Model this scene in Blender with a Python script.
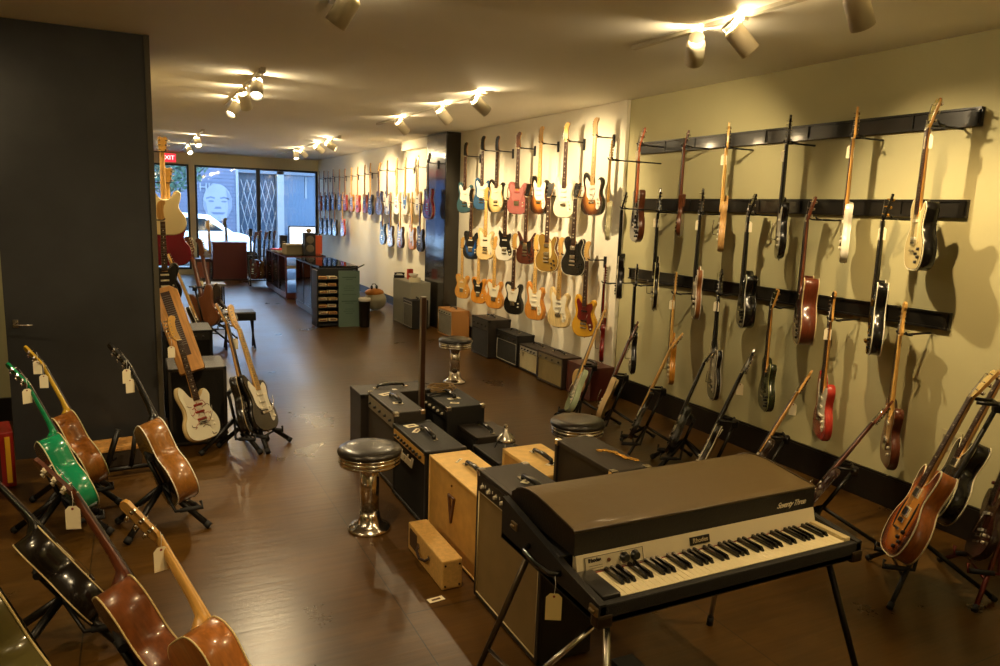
import bpy, bmesh, math, random
from mathutils import Vector, Matrix
PI = math.pi
R = math.radians
for o in list(bpy.data.objects):
    bpy.data.objects.remove(o)
S = bpy.context.scene
C = S.collection
rnd = random.Random(7)

# ------------------------------------------------------------------ camera
H = 1.72
cam = bpy.data.cameras.new('camera')
cam.sensor_width = 36.0
cam.lens = 730.94 / 1000 * 36.0
cam.clip_start = 0.05
cam.clip_end = 200
co = bpy.data.objects.new('camera', cam)
C.objects.link(co)
yaw, pit, rol = 0.465116, 0.166389, -0.0360168
fwd = Vector((math.sin(yaw) * math.cos(pit), math.cos(yaw) * math.cos(pit), -math.sin(pit)))
rgt0 = Vector((math.cos(yaw), -math.sin(yaw), 0))
dwn0 = fwd.cross(rgt0)
rgt = rgt0 * math.cos(rol) + dwn0 * math.sin(rol)
dwn = -rgt0 * math.sin(rol) + dwn0 * math.cos(rol)
mw = Matrix(((rgt.x, -dwn.x, -fwd.x, 0), (rgt.y, -dwn.y, -fwd.y, 0), (rgt.z, -dwn.z, -fwd.z, H), (0, 0, 0, 1)))
co.matrix_world = mw
S.camera = co

# ------------------------------------------------------------------ world, exposure, view
S.view_settings.view_transform = 'Standard'
S.view_settings.look = 'None'
S.view_settings.gamma = 1.0
S.view_settings.exposure = 1.3
S.view_settings.use_curve_mapping = False
S.cycles.use_denoising = True
S.cycles.max_bounces = 10
S.cycles.diffuse_bounces = 8
S.cycles.glossy_bounces = 3
S.cycles.transparent_max_bounces = 8
S.cycles.sample_clamp_indirect = 4.0
S.cycles.caustics_reflective = False
S.cycles.caustics_refractive = False
W = bpy.data.worlds.new('sky')
S.world = W
W.use_nodes = True
bg = W.node_tree.nodes['Background']
bg.inputs[0].default_value = (0.42, 0.66, 1.0, 1)
bg.inputs[1].default_value = 4.5
WARM = (1.0, 0.77, 0.44)
AMBER = (1.0, 0.70, 0.34)
SPOT_W = 62.0
LEAK_W = 7.5

# ------------------------------------------------------------------ materials
def lin(c):
    if isinstance(c, str):
        c = tuple(int(c[i:i + 2], 16) / 255 for i in (0, 2, 4))
    return tuple((v / 12.92 if v <= 0.04045 else ((v + 0.055) / 1.055) ** 2.4) for v in c) + (1,)
_m = {}
def mat(col, rough=0.5, metal=0.0, coat=0.0, bump=0.0, bscale=60.0, var=0.0, vscale=8.0, emit=0.0, tex='noise', spec=0.5, stretch=None):
    key = (col, rough, metal, coat, bump, bscale, var, vscale, emit, tex, spec, stretch)
    if key in _m:
        return _m[key]
    m = bpy.data.materials.new('material')
    m.use_nodes = True
    nt = m.node_tree
    b = nt.nodes['Principled BSDF']
    c = lin(col)
    b.inputs['Base Color'].default_value = c
    b.inputs['Roughness'].default_value = rough
    b.inputs['Metallic'].default_value = metal
    b.inputs['Coat Weight'].default_value = coat
    b.inputs['Coat Roughness'].default_value = 0.08
    b.inputs['Specular IOR Level'].default_value = spec
    if emit:
        b.inputs['Emission Color'].default_value = c
        b.inputs['Emission Strength'].default_value = emit
    if bump or var:
        tc = nt.nodes.new('ShaderNodeTexCoord')
        mp = nt.nodes.new('ShaderNodeMapping')
        nt.links.new(tc.outputs['Object'], mp.inputs[0])
        if stretch:
            mp.inputs['Scale'].default_value = stretch
    if bump:
        if tex == 'weave':
            t = nt.nodes.new('ShaderNodeTexChecker')
            t.inputs['Scale'].default_value = bscale
            src = t.outputs['Fac']
        else:
            t = nt.nodes.new('ShaderNodeTexNoise')
            t.inputs['Scale'].default_value = bscale
            t.inputs['Detail'].default_value = 3
            src = t.outputs['Fac']
        nt.links.new(mp.outputs[0], t.inputs['Vector'])
        bp = nt.nodes.new('ShaderNodeBump')
        bp.inputs['Strength'].default_value = bump
        bp.inputs['Distance'].default_value = 0.004
        nt.links.new(src, bp.inputs['Height'])
        nt.links.new(bp.outputs[0], b.inputs['Normal'])
    if var:
        t = nt.nodes.new('ShaderNodeTexNoise')
        t.inputs['Scale'].default_value = vscale
        t.inputs['Detail'].default_value = 5
        nt.links.new(mp.outputs[0], t.inputs['Vector'])
        r = nt.nodes.new('ShaderNodeValToRGB')
        r.color_ramp.elements[0].position = 0.3
        r.color_ramp.elements[1].position = 0.7
        r.color_ramp.elements[0].color = tuple(v * (1 - var) for v in c[:3]) + (1,)
        r.color_ramp.elements[1].color = tuple(min(1, v * (1 + var)) for v in c[:3]) + (1,)
        nt.links.new(t.outputs['Fac'], r.inputs[0])
        nt.links.new(r.outputs[0], b.inputs['Base Color'])
    _m[key] = m
    return m

def wood(c, rough=0.3, coat=0.5, sc=(30, 30, 2.5), var=0.22):
    return mat(c, rough, 0, coat, 0, 60, var, 3.0, 0, 'noise', 0.5, sc)

_b = {}
def burst(c0, c1, c2, a=0.15, b=0.21, zc=0.19):
    """finish that darkens from the middle of the top out to its rim"""
    key = (c0, c1, c2, a, b, zc)
    if key in _b:
        return _b[key]
    m = bpy.data.materials.new('material')
    m.use_nodes = True
    nt = m.node_tree
    p = nt.nodes['Principled BSDF']
    tc = nt.nodes.new('ShaderNodeTexCoord')
    mp = nt.nodes.new('ShaderNodeMapping')
    mp.inputs['Location'].default_value = (0, 0, -zc / b)
    mp.inputs['Scale'].default_value = (1 / a, 0.0, 1 / b)
    ln = nt.nodes.new('ShaderNodeVectorMath')
    ln.operation = 'LENGTH'
    r = nt.nodes.new('ShaderNodeValToRGB')
    e = r.color_ramp.elements
    e[0].position = 0.45
    e[0].color = lin(c0)
    e[1].position = 1.02
    e[1].color = lin(c2)
    x = e.new(0.75)
    x.color = lin(c1)
    nt.links.new(tc.outputs['Object'], mp.inputs[0])
    nt.links.new(mp.outputs[0], ln.inputs[0])
    nt.links.new(ln.outputs['Value'], r.inputs[0])
    nt.links.new(r.outputs[0], p.inputs['Base Color'])
    p.inputs['Roughness'].default_value = 0.25
    p.inputs['Coat Weight'].default_value = 0.6
    p.inputs['Coat Roughness'].default_value = 0.08
    _b[key] = m
    return m

CHROME = mat('d8d2c8', 0.18, 1.0)
STEEL = mat('8d8a84', 0.35, 1.0)
GOLD = mat('c99a45', 0.25, 1.0)
BLACKM = mat('0d0d0d', 0.4, 0.2)
RUBBER = mat('0b0a0a', 0.75)
BLACKP = mat('0c0b0b', 0.22, 0, 0.4)
WHITEP = mat('e8e2d0', 0.35, 0, 0.3)
CREAM = mat('e9dcb6', 0.4)
TOLEX = mat('14110d', 0.6, 0, 0, 0.5, 260)
TOLEXB = mat('241d15', 0.5, 0, 0, 0.5, 260)
TWEED = mat('d2a860', 0.6, 0, 0, 0.4, 300, 0.12, 60, 0, 'noise', 0.4)
BLONDE = mat('dcb66c', 0.55, 0, 0, 0.35, 240, 0.1, 25)
GRILLED = mat('1d1a15', 0.8, 0, 0, 0.6, 420, 0, 8, 0, 'weave', 0.2)
GRILLEG = mat('8a7a52', 0.75, 0, 0, 0.6, 420, 0.12, 8, 0, 'weave', 0.2)
GRILLES = mat('6e6a5c', 0.7, 0, 0, 0.6, 420, 0.1, 8, 0, 'weave', 0.2)
CARD = mat('eee2c0', 0.8)
STRINGM = mat('e8e4da', 0.7)

# ------------------------------------------------------------------ mesh helpers
def curve_pts(pts, n=3):
    """closed smooth curve through the points"""
    N = len(pts)
    out = []
    for i in range(N):
        p0, p1, p2, p3 = (pts[(i + k - 1) % N] for k in range(4))
        for j in range(n):
            t = j / n
            out.append(tuple(0.5 * (2 * p1[k] + (p2[k] - p0[k]) * t + (2 * p0[k] - 5 * p1[k] + 4 * p2[k] - p3[k]) * t * t + (3 * p1[k] - p0[k] - 3 * p2[k] + p3[k]) * t ** 3) for k in (0, 1)))
    return out

def inset(pts, d):
    N = len(pts)
    A = sum(pts[i][0] * pts[(i + 1) % N][1] - pts[(i + 1) % N][0] * pts[i][1] for i in range(N))
    s = 1 if A > 0 else -1
    out = []
    for i in range(N):
        a, b = pts[i - 1], pts[(i + 1) % N]
        tx, ty = b[0] - a[0], b[1] - a[1]
        L = math.hypot(tx, ty) or 1
        out.append((pts[i][0] - s * ty / L * d, pts[i][1] + s * tx / L * d))
    return out

class MB:
    """collects vertices and faces for one mesh"""
    def __init__(s):
        s.v = []
        s.f = []
    def add(s, vs, fs, m=0, smooth=False, M=None):
        k = len(s.v)
        for p in vs:
            s.v.append(tuple(M @ Vector(p)) if M is not None else tuple(p))
        for f in fs:
            s.f.append(([i + k for i in f], m, smooth))
        return s
    def box(s, c, d, m=0, M=None):
        x, y, z = (v / 2 for v in d)
        vs = [(c[0] + i * x, c[1] + j * y, c[2] + k * z) for k in (-1, 1) for j in (-1, 1) for i in (-1, 1)]
        return s.add(vs, [(0, 2, 3, 1), (4, 5, 7, 6), (0, 1, 5, 4), (2, 6, 7, 3), (0, 4, 6, 2), (1, 3, 7, 5)], m, False, M)
    def bb(s, x0, x1, y0, y1, z0, z1, m=0, M=None):
        return s.box(((x0 + x1) / 2, (y0 + y1) / 2, (z0 + z1) / 2), (x1 - x0, y1 - y0, z1 - z0), m, M)
    def cbox(s, c, d, ch, m=0, M=None):
        """box with chamfered edges"""
        bm = bmesh.new()
        bmesh.ops.create_cube(bm, size=1)
        for v in bm.verts:
            v.co = Vector((v.co.x * d[0] + c[0], v.co.y * d[1] + c[1], v.co.z * d[2] + c[2]))
        bmesh.ops.bevel(bm, geom=bm.edges[:], offset=ch, segments=2, affect='EDGES', profile=0.6)
        vs = [tuple(v.co) for v in bm.verts]
        for v, i in zip(bm.verts, range(len(bm.verts))):
            v.index = i
        fs = [[v.index for v in f.verts] for f in bm.faces]
        bm.free()
        return s.add(vs, fs, m, False, M)
    def prism(s, pts, y0, y1, r=0.0, m=(0, 0, 0), M=None, smooth=True):
        """outline in XZ extruded along Y with eased edges; materials: front, side, back"""
        N = len(pts)
        rings = [(inset(pts, r), y0), (pts, y0 + r), (pts, y1 - r), (inset(pts, r), y1)] if r else [(pts, y0), (pts, y1)]
        vs = []
        for q, y in rings:
            vs += [(p[0], y, p[1]) for p in q]
        fs = []
        A = sum(pts[i][0] * pts[(i + 1) % N][1] - pts[(i + 1) % N][0] * pts[i][1] for i in range(N))
        for k in range(len(rings) - 1):
            for i in range(N):
                j = (i + 1) % N
                f = (k * N + i, k * N + j, (k + 1) * N + j, (k + 1) * N + i)
                fs.append(f if A < 0 else f[::-1])
        fs = [f[::-1] for f in fs]
        mm = m if isinstance(m, tuple) else (m, m, m)
        base = len(s.v)
        s.add(vs, fs, mm[1], smooth, M)
        a = [base + i for i in range(N)]
        b = [base + (len(rings) - 1) * N + i for i in range(N)]
        if A < 0:
            a = a[::-1]
        else:
            b = b[::-1]
        s.f.append((a, mm[0], False))
        s.f.append((b, mm[2], False))
        return s
    def tube(s, path, r, n=8, m=0, M=None, cap=True):
        P = [Vector(p) for p in path]
        rs = r if isinstance(r, (list, tuple)) else [r] * len(P)
        vs, fs = [], []
        up = None
        for i, p in enumerate(P):
            t = (P[min(i + 1, len(P) - 1)] - P[max(i - 1, 0)])
            t = t.normalized() if t.length > 1e-9 else Vector((0, 0, 1))
            if up is None:
                up = Vector((0, 0, 1)) if abs(t.z) < 0.9 else Vector((1, 0, 0))
            a = t.cross(up)
            a = a.normalized() if a.length > 1e-6 else t.orthogonal().normalized()
            up = a.cross(t).normalized()
            for k in range(n):
                w = 2 * PI * k / n
                vs.append(tuple(p + (a * math.cos(w) + up * math.sin(w)) * rs[i]))
        for i in range(len(P) - 1):
            for k in range(n):
                j = (k + 1) % n
                fs.append((i * n + k, i * n + j, (i + 1) * n + j, (i + 1) * n + k))
        b = len(s.v)
        s.add(vs, fs, m, True, M)
        if cap:
            s.f.append(([b + k for k in range(n)][::-1], m, False))
            s.f.append(([b + (len(P) - 1) * n + k for k in range(n)], m, False))
        return s
    def lathe(s, prof, n=24, m=0, M=None, smooth=True):
        vs, fs = [], []
        for r, z in prof:
            for k in range(n):
                w = 2 * PI * k / n
                vs.append((r * math.cos(w), r * math.sin(w), z))
        for i in range(len(prof) - 1):
            for k in range(n):
                j = (k + 1) % n
                fs.append((i * n + k, i * n + j, (i + 1) * n + j, (i + 1) * n + k))
        b = len(s.v)
        s.add(vs, fs, m, smooth, M)
        if prof[0][0] > 1e-6:
            s.f.append(([b + k for k in range(n)][::-1], m, False))
        if prof[-1][0] > 1e-6:
            s.f.append(([b + (len(prof) - 1) * n + k for k in range(n)], m, False))
        return s
    def ball(s, c, r, m=0, n=10, M=None, sc=(1, 1, 1)):
        pr = [(max(1e-4, r * math.sin(PI * i / (n // 2 + 1))), -r * math.cos(PI * i / (n // 2 + 1))) for i in range(n // 2 + 2)]
        T = Matrix.Translation(c) @ Matrix.Diagonal((sc[0], sc[1], sc[2], 1))
        return s.lathe(pr, n, m, (M @ T) if M is not None else T)
    def mesh(s, name, mats):
        me = bpy.data.meshes.new(name)
        me.from_pydata(s.v, [], [f[0] for f in s.f])
        ms = mats if isinstance(mats, (list, tuple)) else [mats]
        for x in ms:
            me.materials.append(x)
        me.polygons.foreach_set('material_index', [min(f[1], len(ms) - 1) for f in s.f])
        me.polygons.foreach_set('use_smooth', [f[2] for f in s.f])
        me.update()
        return me

def put(name, me, parent=None, loc=None, rot=None):
    o = bpy.data.objects.new(name, me)
    C.objects.link(o)
    if parent is not None:
        o.parent = parent
    if loc is not None:
        o.location = loc
    if rot is not None:
        o.rotation_euler = rot
    return o
def part(name, mb, mats, parent, loc=None, rot=None):
    return put(name, mb.mesh(name, mats), parent, loc, rot)
def thing(name, label, cat, loc=(0, 0, 0), rz=0.0, group=None, M=None):
    o = bpy.data.objects.new(name, None)
    o.empty_display_size = 0.1
    C.objects.link(o)
    if M is not None:
        o.matrix_world = M
    else:
        o.location = loc
        o.rotation_euler = (0, 0, rz)
    o['label'] = label
    o['category'] = cat
    if group:
        o['group'] = group
    return o
def solo(name, mb, mats, label, cat, loc=None, rot=None, group=None):
    o = put(name, mb.mesh(name, mats), None, loc, rot)
    o['label'] = label
    o['category'] = cat
    if group:
        o['group'] = group
    return o
def struct(name, mb, mats):
    o = put(name, mb.mesh(name, mats))
    o['kind'] = 'structure'
    return o
def frame(org, up, nrm):
    """matrix whose local Z is up and whose local -Y looks along nrm"""
    z = Vector(up).normalized()
    n = Vector(nrm)
    n = (n - z * n.dot(z)).normalized()
    y = -n
    x = y.cross(z).normalized()
    return Matrix(((x.x, y.x, z.x, org[0]), (x.y, y.y, z.y, org[1]), (x.z, y.z, z.z, org[2]), (0, 0, 0, 1)))
def text_mesh(txt, size, m, depth=0.0006, shear=0.0, space=1.0, offset=0.0):
    cu = bpy.data.curves.new('lettering', 'FONT')
    cu.body = txt
    cu.size = size
    cu.extrude = depth
    cu.shear = shear
    cu.offset = offset
    cu.space_character = space
    cu.align_x = 'CENTER'
    cu.align_y = 'CENTER'
    to = bpy.data.objects.new('lettering', cu)
    C.objects.link(to)
    dg = bpy.context.evaluated_depsgraph_get()
    me = bpy.data.meshes.new_from_object(to.evaluated_get(dg))
    bpy.data.objects.remove(to)
    me.materials.clear()
    me.materials.append(m)
    return me
# ------------------------------------------------------------------ the room
CEIL = 2.75
def floor_material():
    m = bpy.data.materials.new('material')
    m.use_nodes = True
    nt = m.node_tree
    p = nt.nodes['Principled BSDF']
    p.inputs['Specular IOR Level'].default_value = 0.36
    tc = nt.nodes.new('ShaderNodeTexCoord')
    mp = nt.nodes.new('ShaderNodeMapping')
    mp.inputs['Rotation'].default_value = (0, 0, R(90))
    mp.inputs['Location'].default_value = (0.3, 0.25, 0)
    nt.links.new(tc.outputs['Object'], mp.inputs[0])
    br = nt.nodes.new('ShaderNodeTexBrick')
    br.offset = 0.5
    br.inputs['Scale'].default_value = 1.0
    br.inputs['Brick Width'].default_value = 2.44
    br.inputs['Row Height'].default_value = 1.22
    br.inputs['Mortar Size'].default_value = 0.003
    br.inputs['Mortar Smooth'].default_value = 0.3
    br.inputs['Color1'].default_value = lin('553b15')
    br.inputs['Color2'].default_value = lin('4f3613')
    br.inputs['Mortar'].default_value = lin('2f210f')
    nt.links.new(mp.outputs[0], br.inputs['Vector'])
    n1 = nt.nodes.new('ShaderNodeTexNoise')
    n1.inputs['Scale'].default_value = 1.3
    n1.inputs['Detail'].default_value = 8
    n1.inputs['Roughness'].default_value = 0.65
    nt.links.new(tc.outputs['Object'], n1.inputs['Vector'])
    r1 = nt.nodes.new('ShaderNodeValToRGB')
    r1.color_ramp.elements[0].position = 0.3
    r1.color_ramp.elements[0].color = (0.55, 0.55, 0.55, 1)
    r1.color_ramp.elements[1].position = 0.72
    r1.color_ramp.elements[1].color = (1.25, 1.2, 1.15, 1)
    nt.links.new(n1.outputs['Fac'], r1.inputs[0])
    # grain drawn across the sheets
    m2 = nt.nodes.new('ShaderNodeMapping')
    m2.inputs['Scale'].default_value = (1.2, 14, 1)
    nt.links.new(tc.outputs['Object'], m2.inputs[0])
    n2 = nt.nodes.new('ShaderNodeTexNoise')
    n2.inputs['Scale'].default_value = 2.0
    n2.inputs['Detail'].default_value = 6
    nt.links.new(m2.outputs[0], n2.inputs['Vector'])
    r2 = nt.nodes.new('ShaderNodeValToRGB')
    r2.color_ramp.elements[0].position = 0.35
    r2.color_ramp.elements[0].color = (0.8, 0.8, 0.8, 1)
    r2.color_ramp.elements[1].position = 0.65
    r2.color_ramp.elements[1].color = (1.1, 1.1, 1.1, 1)
    nt.links.new(n2.outputs['Fac'], r2.inputs[0])
    x1 = nt.nodes.new('ShaderNodeMixRGB')
    x1.blend_type = 'MULTIPLY'
    x1.inputs[0].default_value = 1
    nt.links.new(br.outputs['Color'], x1.inputs[1])
    nt.links.new(r1.outputs[0], x1.inputs[2])
    x2 = nt.nodes.new('ShaderNodeMixRGB')
    x2.blend_type = 'MULTIPLY'
    x2.inputs[0].default_value = 1
    nt.links.new(x1.outputs[0], x2.inputs[1])
    nt.links.new(r2.outputs[0], x2.inputs[2])
    nt.links.new(x2.outputs[0], p.inputs['Base Color'])
    rr = nt.nodes.new('ShaderNodeMapRange')
    rr.inputs['To Min'].default_value = 0.20
    rr.inputs['To Max'].default_value = 0.40
    nt.links.new(n1.outputs['Fac'], rr.inputs['Value'])
    nt.links.new(rr.outputs[0], p.inputs['Roughness'])
    bp = nt.nodes.new('ShaderNodeBump')
    bp.inputs['Strength'].default_value = 0.12
    bp.inputs['Distance'].default_value = 0.01
    nt.links.new(n2.outputs['Fac'], bp.inputs['Height'])
    nt.links.new(bp.outputs[0], p.inputs['Normal'])
    return m

GREEN = mat('b7b084', 0.75, 0, 0, 0.15, 40, 0.04, 1.5)
WHITEW = mat('e6e0cc', 0.75, 0, 0, 0.15, 40, 0.03, 1.5)
BEIGEW = mat('cfc4a2', 0.8, 0, 0, 0.1, 40, 0.03, 1.5)
CEILM = mat('efebdf', 0.85, 0, 0, 0.1, 30, 0.03, 1.0)
BLACKW = mat('2b2b2b', 0.40, 0, 0, 0.25, 6, 0.35, 2.2)
DARKB = mat('16120e', 0.35, 0, 0.1)
WFRAME = mat('20262c', 0.4, 0.3)

m = MB().bb(-3.2, 4.1, -2.6, 18.3, -0.1, 0.0)
struct('floor', m, floor_material())
m = MB().bb(-3.2, 4.2, -2.6, 18.5, CEIL, CEIL + 0.1)
struct('ceiling', m, CEILM)
m = MB().bb(4.1, 4.25, -2.6, 5.68, 0, CEIL)
struct('wall_right', m, GREEN)
m = MB().bb(4.065, 4.25, 5.68, 18.5, 0, CEIL)
struct('wall_far_right', m, WHITEW)
m = MB().bb(-3.3, 4.25, -2.75, -2.6, 0, CEIL)
struct('wall_back', m, GREEN)
m = MB().bb(-3.35, -3.2, -2.75, 6.6, 0, CEIL)
struct('wall_left', m, GREEN)
m = MB().bb(-3.3, -0.0, 6.5, 6.6, 0, CEIL)
struct('wall_rear_left', m, GREEN)
m = MB().bb(-0.05, 0.10, 6.6, 18.4, 0, CEIL)
struct('wall_far_left', m, BEIGEW)
# black clad block standing between the two halves of the shop
m = MB().bb(-0.755, 0.105, 5.47, 6.6, 0, CEIL - 0.002)
m.bb(0.105, 0.137, 5.45, 6.6, 0, CEIL - 0.003, 1)
struct('wall_middle', m, [BLACKW, mat('4a4436', 0.4, 0.2)])
# dark glossy pillar against the right wall
m = MB()
m.cbox((3.96, 9.88, 1.374), (0.21, 0.76, 2.748), 0.006)
m.bb(3.851, 3.857, 9.52, 9.86, 0.92, 2.70, 1)
m.bb(3.849, 3.858, 9.52, 9.86, 0.90, 0.925, 2)
struct('pillar', m, [mat('211d17', 0.22, 0, 0.5), mat('2b3038', 0.14, 0.2, 0.6), mat('55544f', 0.3, 0.6)])
# vent box at the top of the far right wall
m = MB().cbox((4.0, 11.0, 2.68), (0.14, 1.25, 0.14), 0.01)
struct('trim_0', m, WHITEW)
# baseboards
m = MB().bb(4.075, 4.0999, -2.6, 5.68, 0, 0.185).bb(4.083, 4.0999, -2.6, 5.68, 0.185, 0.197)
struct('baseboard_right', m, DARKB)
m = MB().bb(4.045, 4.0649, 5.66, 18.3, 0, 0.14)
struct('baseboard_far_right', m, mat('1d1812', 0.4))
m = MB().bb(-3.2, -0.755, 6.47, 6.5, 0, 0.18)
struct('baseboard_left', m, DARKB)

# front wall with its shop window
m = MB()
m.bb(-0.05, 4.25, 18.3, 18.5, 2.49, CEIL)
m.bb(1.16, 1.28, 18.3, 18.5, 0.0, 2.49)
m.bb(4.06, 4.25, 18.3, 18.5, 0.0, 2.49)
m.bb(-0.05, 0.15, 18.3, 18.5, 0.0, 2.49)
m.bb(0.15, 1.16, 18.3, 18.5, 0.0, 0.12)
m.bb(1.28, 4.06, 18.3, 18.5, 0.0, 0.28)
struct('wall_front', m, BEIGEW)
def glass_mat():
    g = bpy.data.materials.new('material')
    g.use_nodes = True
    nt = g.node_tree
    for n in list(nt.nodes):
        if n.type != 'OUTPUT_MATERIAL':
            nt.nodes.remove(n)
    out = [n for n in nt.nodes if n.type == 'OUTPUT_MATERIAL'][0]
    t = nt.nodes.new('ShaderNodeBsdfTransparent')
    gl = nt.nodes.new('ShaderNodeBsdfGlossy')
    gl.inputs['Roughness'].default_value = 0.02
    fr = nt.nodes.new('ShaderNodeFresnel')
    fr.inputs['IOR'].default_value = 1.5
    mx = nt.nodes.new('ShaderNodeMixShader')
    nt.links.new(fr.outputs[0], mx.inputs[0])
    nt.links.new(t.outputs[0], mx.inputs[1])
    nt.links.new(gl.outputs[0], mx.inputs[2])
    nt.links.new(mx.outputs[0], out.inputs['Surface'])
    return g
GLASS = glass_mat()
def window(name, x0, x1, z0, z1):
    f = MB()
    y0, y1, w = 18.33, 18.42, 0.045
    f.bb(x0, x0 + w, y0, y1, z0, z1).bb(x1 - w, x1, y0, y1, z0, z1)
    f.bb(x0 + w, x1 - w, y0, y1, z0, z0 + w).bb(x0 + w, x1 - w, y0, y1, z1 - w, z1)
    o = struct(name, f, WFRAME)
    part('window_pane', MB().bb(x0 + w, x1 - w, 18.37, 18.378, z0 + w, z1 - w), GLASS, o)
    return o
window('window_1', 0.15, 1.16, 0.12, 2.49)
window('window_2', 1.28, 2.67, 0.28, 2.49)
window('window_3', 2.67, 4.06, 0.28, 2.49)
# exit sign over the door pane
t = thing('exit_sign', 'red lit exit sign high on the front wall above the left window pane', 'sign', (0.74, 18.27, 2.50))
part('housing', MB().cbox((0, 0, 0.11), (0.36, 0.05, 0.22), 0.01), mat('b8b4a8', 0.5), t)
part('sign_face', MB().bb(-0.16, 0.16, -0.031, -0.026, 0.02, 0.20), mat('c8202c', 0.4, emit=1.2), t)
put('lettering', text_mesh('EXIT', 0.13, mat('ffd8d0', 0.4, emit=1.0)), t, (0, -0.033, 0.11), (R(90), 0, 0))

# display rails on the green wall
RAIL = mat('1b1916', 0.28, 0, 0.3)
for z0, ya, yb, lab in ((2.257, 2.49, 5.52, 'topmost of the three long black display rails on the green wall'),
                        (1.767, 2.50, 5.52, 'middle of the three long black display rails on the green wall'),
                        (1.140, 2.51, 5.52, 'lowest of the three long black display rails on the green wall')):
    t = thing('display_rail', lab, 'rail', (4.1, (ya + yb) / 2, z0))
    L = yb - ya
    part('backboard', MB().bb(-0.018, -0.0005, -L / 2, L / 2, 0, 0.10), RAIL, t)
    part('lip', MB().bb(-0.030, -0.018, -L / 2, L / 2, 0.088, 0.10).bb(-0.030, -0.018, -L / 2, L / 2, 0, 0.012), RAIL, t)
    for k in range(9):
        yy = -L / 2 + 0.02 + k * (L - 0.04) / 8
        part('divider', MB().bb(-0.0285, -0.018, yy - 0.008, yy + 0.008, 0.012, 0.088), RAIL, t)
# wall outlet
t = thing('wall_outlet', 'small beige double outlet plate low on the green wall', 'outlet', (4.1, 2.42, 0.52))
part('cover_plate', MB().cbox((-0.004, 0, 0), (0.007, 0.12, 0.12), 0.002), mat('b5ac84', 0.5), t)
part('socket', MB().bb(-0.010, -0.0075, -0.045, -0.012, -0.03, 0.03).bb(-0.010, -0.0075, 0.012, 0.045, -0.03, 0.03), mat('8f8868', 0.5), t)

# ------------------------------------------------------------------ track lights
LIT = mat('fff0d0', 0.5, emit=12.0)
CANM = mat('cfc6ae', 0.45)
TRKM = mat('c9c2ae', 0.5)
def track(x, y0, y1, lab):
    t = thing('light_track', lab, 'light track', (x, (y0 + y1) / 2, CEIL))
    L = y1 - y0
    part('rail', MB().bb(-0.017, 0.017, -L / 2, L / 2, -0.022, -0.0005), TRKM, t)
    part('feed_box', MB().cbox((0, -L / 2 + 0.12, -0.018), (0.05, 0.14, 0.034), 0.004), TRKM, t)
    return t
_can = []
def head(x, y, target, lab, group, power=1.0, angle=75, tint=None, leak=1.0):
    """a can on a stem, turned to shine at the target; the can carries its own lamp"""
    base = Vector((x, y, CEIL - 0.022))
    t = thing('track_spotlight', lab, 'spotlight', base, 0, group)
    piv = Vector((0, 0, -0.10))
    d = (Vector(target) - (base + piv)).normalized()
    q = d.to_track_quat('-Z', 'Y')
    if not _can:
        a = MB().tube([(0, 0, 0), (0, 0, -0.085)], 0.007, 8)
        a.bb(-0.016, 0.016, -0.03, 0.03, -0.016, 0)
        _can.append(a.mesh('stem', CANM))
        c = MB().lathe([(0.012, 0.068), (0.040, 0.066), (0.050, 0.056), (0.052, 0.040), (0.052, -0.085), (0.046, -0.085), (0.044, -0.05)], 20)
        _can.append(c.mesh('shade', CANM))
        b = MB().lathe([(0.0435, -0.052), (0.0435, -0.060), (0.0, -0.068)], 20)
        _can.append(b.mesh('bulb', LIT))
        k = MB().bb(-0.056, -0.0525, -0.012, 0.012, -0.01, 0.068).bb(0.0525, 0.056, -0.012, 0.012, -0.01, 0.068).bb(-0.056, 0.056, -0.012, 0.012, 0.068, 0.072)
        _can.append(k.mesh('yoke', CANM))
        k = MB().lathe([(0.0001, .106), (.040, .104), (.043, .100), (.040, .099), (0.0001, .099)], 20)  # disc added to keep the leak light off the ceiling right above
        for j in range(3):
            a = j * 2.094
            k.tube([(.036 * math.cos(a), .036 * math.sin(a), .064), (.036 * math.cos(a), .036 * math.sin(a), .100)], .002, 6)
        _can.append(k.mesh('added_baffle', CANM))
    put('stem', _can[0], t)
    for nm, me in (('shade', _can[1]), ('bulb', _can[2]), ('added_baffle', _can[4])):
        o = put(nm, me, t, piv)
        o.rotation_mode = 'QUATERNION'
        o.rotation_quaternion = q
    l = bpy.data.lights.new('lamp', 'SPOT')
    l.energy = SPOT_W * power
    l.color = tint or WARM
    l.spot_size = R(angle)
    l.spot_blend = 0.75
    l.shadow_soft_size = 0.022
    lo = bpy.data.objects.new('lamp', l)
    C.objects.link(lo)
    lo.parent = t
    lo.location = piv + d * 0.10
    lo.rotation_mode = 'QUATERNION'
    lo.rotation_quaternion = q
    # light spilling out of the vents in the back of the can
    g = bpy.data.lights.new('lamp', 'POINT')
    g.energy = LEAK_W * power * leak
    g.color = tint or WARM
    g.shadow_soft_size = 0.012
    go = bpy.data.objects.new('lamp', g)
    C.objects.link(go)
    go.parent = t
    go.location = piv - d * 0.083
    return t
track(2.82, 0.2, 3.92, 'long cream light track on the ceiling beside the green wall')
G = 'spotlights on the track beside the green wall'
head(2.82, 3.34, (4.10, 4.9, 1.5), 'cream spotlight can turned to the far end of the green wall', G, .70, 85, None, .7)
head(2.82, 3.00, (4.10, 2.6, 1.35), 'cream spotlight can in the middle of the near right track', G, .68, 85, None, .7)
head(2.82, 2.31, (4.10, 2.5, 0.9), 'large cream spotlight can cut by the top edge of the picture', G, 0.7, 80, AMBER)
head(2.82, 0.9, (1.5, 2.1, 0.6), 'spotlight can on the near right track aimed at the electric piano', G, 0.85, 70, AMBER, .4)
track(2.82, 6.05, 9.3, 'cream light track on the ceiling before the white guitar wall')
G = 'spotlights on the track before the white guitar wall'
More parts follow.
